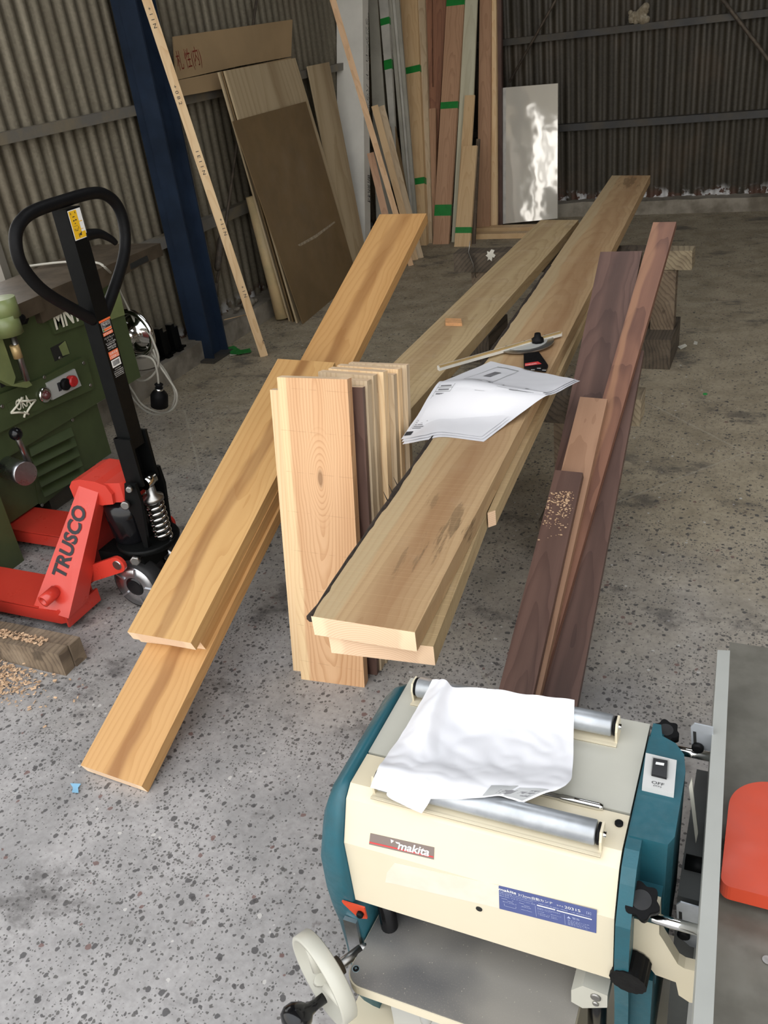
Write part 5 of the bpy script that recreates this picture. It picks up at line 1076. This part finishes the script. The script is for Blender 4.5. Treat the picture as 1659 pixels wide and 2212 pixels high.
mb = MB(); mb.box((-.566, .770, .12), (-.542, .778, .30)); sc = mb.part('height_scale', 'alu', t)
mb = MB(); mb.prism([aY(p, .764) for p in ((738, 1947), (787, 1962), (793, 1985), (775, 1984), (742, 1953))], (0, .003, 0)); po = mb.part('depth_pointer', 'guard', t)
mb = MB(); mb.lathe(aY((779, 1973), .763), (0, -1, 0), [(0, .006), (.005, .006), (.007, .004)], 14); mb.part('pointer_screw', 'black', po)
# handwheel
ax = Vector((-.50, -.85, 0)).normalized(); hc = aZ((700, 2110), .245)
mb = MB(); mb.lathe(hc-ax*.014, ax, [(0, .030), (.004, .066), (0, .072), (0, .076), (.002, .0785), (.026, .0785), (.028, .076), (.028, .071), (.014, .066), (.010, .04), (.012, .02)], 44); hw = mb.part('handwheel', 'greyc', t)
for k in range(3):
    a = k*2*math.pi/3+.5; u = Vector((0, 0, 1)); v = ax.cross(u); e = u*math.cos(a)+v*math.sin(a); mb = MB(); mb.tube([hc+ax*.004+e*.015, hc+ax*.002+e*.068], [.010, .007], 8); mb.part('spoke', 'greyc', hw)
mb = MB(); mb.cyl(hc-ax*.016, hc-ax*.075, .0085, 14); mb.cyl(hc-ax*.07, aZ((800, 2040), .24), .0085, 14); mb.part('shaft', 'steel', t)
mb = MB(); mb.cyl(hc-ax*.014, hc-ax*.034, .016, 14); mb.part('shaft_collar', 'iron', t)
u = Vector((0, 0, 1)); v = ax.cross(u); kp = hc+(u*-.85+v*.0).normalized()*.050
mb = MB(); mb.lathe(kp+ax*.008, ax, [(0, .009), (.02, .009), (.030, .011), (.036, .018), (.050, .0265), (.064, .027), (.074, .021), (.078, .010)], 24); mb.part('wheel_knob', 'gblack', hw)
# side jointer
zf = .60
FL, FR, NL, NR = aZ((1550, 1404), zf), aZ((1577, 1405), zf), aZ((1492, 2290), zf), aZ((1537, 2290), zf)
mb = MB(); mb.prism([FL, FR, NR, NL], (0, 0, -.10)); mb.part('jointer_fence', 'fgrey', t, .003, 2, fix=True)
zt_ = .50
mb = MB(); mb.box((-.022, .955, zt_-.025), (.26, 1.425, zt_)); mb.part('infeed_table', 'jtable', t, .002)
mb = MB(); mb.box((.006, .45, zt_-.025), (.26, .905, zt_-.001)); mb.part('outfeed_table', 'jtable', t, .002)
mb = MB(); mb.cyl((.006, .93, zt_-.035), (.25, .93, zt_-.035), .033, 24); mb.part('cutter_block', 'steel', t)
ga, gb_ = aZ((1564, 1775), .542), aZ((1562, 1912), .542); gt = aZ((1659, 1692), .542); gx, gy0, gy1 = (ga.x+gb_.x)/2, gb_.y, gt.y+.004; R2 = gt.x-gx+.012
pts = [(.255, gy0), (.255, gy1)]+[(gx+R2-R2*math.sin(a), gy1-R2*1.0+R2*math.cos(a)) for a in [k*math.pi/2/14 for k in range(15)]]+[(gx, gy0+.014)]+[(gx+.014-.014*math.cos(a), gy0+.014-.014*math.sin(a)) for a in [k*math.pi/2/6 for k in range(1, 7)]]
mb = MB(); mb.prism([(x, y, .542) for x, y in pts], (0, 0, -.026)); mb.part('cutter_guard', 'guard', t, .005, 3)
mb = MB(); mb.box((-.004, .62, .06), (.25, 1.33, .47)); mb.box((-.018, .86, .10), (.0, 1.26, .45)); mb.part('jointer_body', 'lgrey', t, .01)
mb = MB(); mb.box((.02, .66, 0), (.24, 1.30, .07)); mb.part('jointer_foot', 'black', t)
mb = MB(); mb.lathe(aZ((1657, 2074), zt_), (0, 0, 1), [(0, .006), (.001, .006)], 14); mb.part('table_screw', 'steel', t)
for pa, pb, z_ in (((1470, 1622), (1540, 1640), .545), ((1420, 1985), (1525, 2018), .50)):
    A_, B_ = aZ(pa, z_), aZ(pb, z_); B_.y = A_.y
    mb = MB(); mb.cyl(A_+Vector((-.03, 0, 0)), B_+Vector((.012, 0, 0)), .0075, 18); mb.part('fence_rod', 'chrome', t)
for pts, y_ in ((((1492, 1570), (1500, 1563), (1541, 1572), (1541, 1624), (1494, 1616)), 1.06), (((1461, 1955), (1470, 1949), (1513, 1962), (1510, 2050), (1490, 2044), (1463, 2020)), .845)):
    q = [aY(p, y_) for p in pts]; mb = MB(); mb.prism(q, (0, .0025, 0)); bk = mb.part('fence_bracket', 'zinc', t, .0008)
    c_ = (q[0]+q[-1])*.5; d_ = q[2]-q[1]; mb = MB(); lo, hi = q[0].lerp(q[-1], .18)+d_*.12, q[0].lerp(q[-1], .75)+d_*.12; e_ = d_*.16
    mb.prism([lo, lo+e_, hi+e_, hi], (0, -.0008, 0)); mb.part('bracket_slot', 'dark', bk)
    mb = MB(); mb.lathe(q[-1].lerp(q[0], .15)+d_*.35+Vector((0, -.001, 0)), (0, -1, 0), [(0, .009), (.005, .009), (.007, .006)], 16); mb.part('bracket_bolt', 'black', bk)
mb = MB(); q = [aY(p, .955) for p in ((1488, 1700), (1494, 1683), (1508, 1800), (1503, 1822))]; mb.prism(q, (0, .004, 0)); mb.part('belt_guard_plate', 'greyc', t)
mb = MB(); mb.box((-.048, .875, .07), (-.006, 1.13, .45)); mb.part('drive_cover', 'dgrey', t, .01)
mb = MB(); A_ = aZ((1480, 1863), .45); mb.cyl(A_, A_+Vector((.04, 0, 0)), .013, 18); mb.part('drive_shaft', 'pblack', t)
# cream support arm and knobs
yA = .80
q = [aY(p, yA) for p in ((1355, 1952), (1365, 1944), (1424, 1962), (1424, 2018), (1432, 2030), (1464, 2083), (1478, 2092), (1510, 2100), (1510, 2168), (1490, 2166), (1466, 2150), (1460, 2122), (1416, 2106), (1405, 2092), (1352, 2048))]
mb = MB(); mb.prism(q, (0, .018, 0)); mb.prism([aY(p, yA+.018) for p in ((1355, 1952), (1365, 1944), (1424, 1962), (1424, 1990), (1352, 1975))], (0, .035, 0)); mb.part('support_arm', 'cream', t, .005, 3)
def star(c, ax, r, h, name):
    ax = Vector(ax).normalized(); u = ax.orthogonal().normalized(); v = ax.cross(u); pts = []
    for k in range(48):
        a = 2*math.pi*k/48; rr = r*(1+.13*math.cos(6*a)); pts.append(Vector(c)+u*rr*math.cos(a)+v*rr*math.sin(a))
    mb = MB(); mb.prism(pts, ax*h, True); mb.lathe(Vector(c)-ax*h*.6, ax, [(0, r*.5), (h*.7, r*.6)], 16); o = mb.part(name, 'black', t, .0025, 2)
    mb = MB(); mb.lathe(Vector(c)+ax*(h+.0002), ax, [(0, r*.62), (.0006, r*.6)], 20); mb.part('knob_cap', 'rubber', o)
star(aY((1386, 1952), .795), (.0, -.35, 1), .0225, .016, 'star_knob'); star(aZ((1438, 1590), .555), (0, -.15, 1), .019, .016, 'star_knob')
mb = MB(); kc = aY((1368, 2072), .80); kd = Vector((-.05, -1, -.1)).normalized(); u = kd.orthogonal().normalized(); v = kd.cross(u)
mb.prism([kc+(u*math.cos(2*math.pi*k/60)+v*math.sin(2*math.pi*k/60))*(.026*(1+.025*math.cos(15*2*math.pi*k/60))) for k in range(60)], kd*.036, False); mb.part('lock_knob', 'black', t, .002)
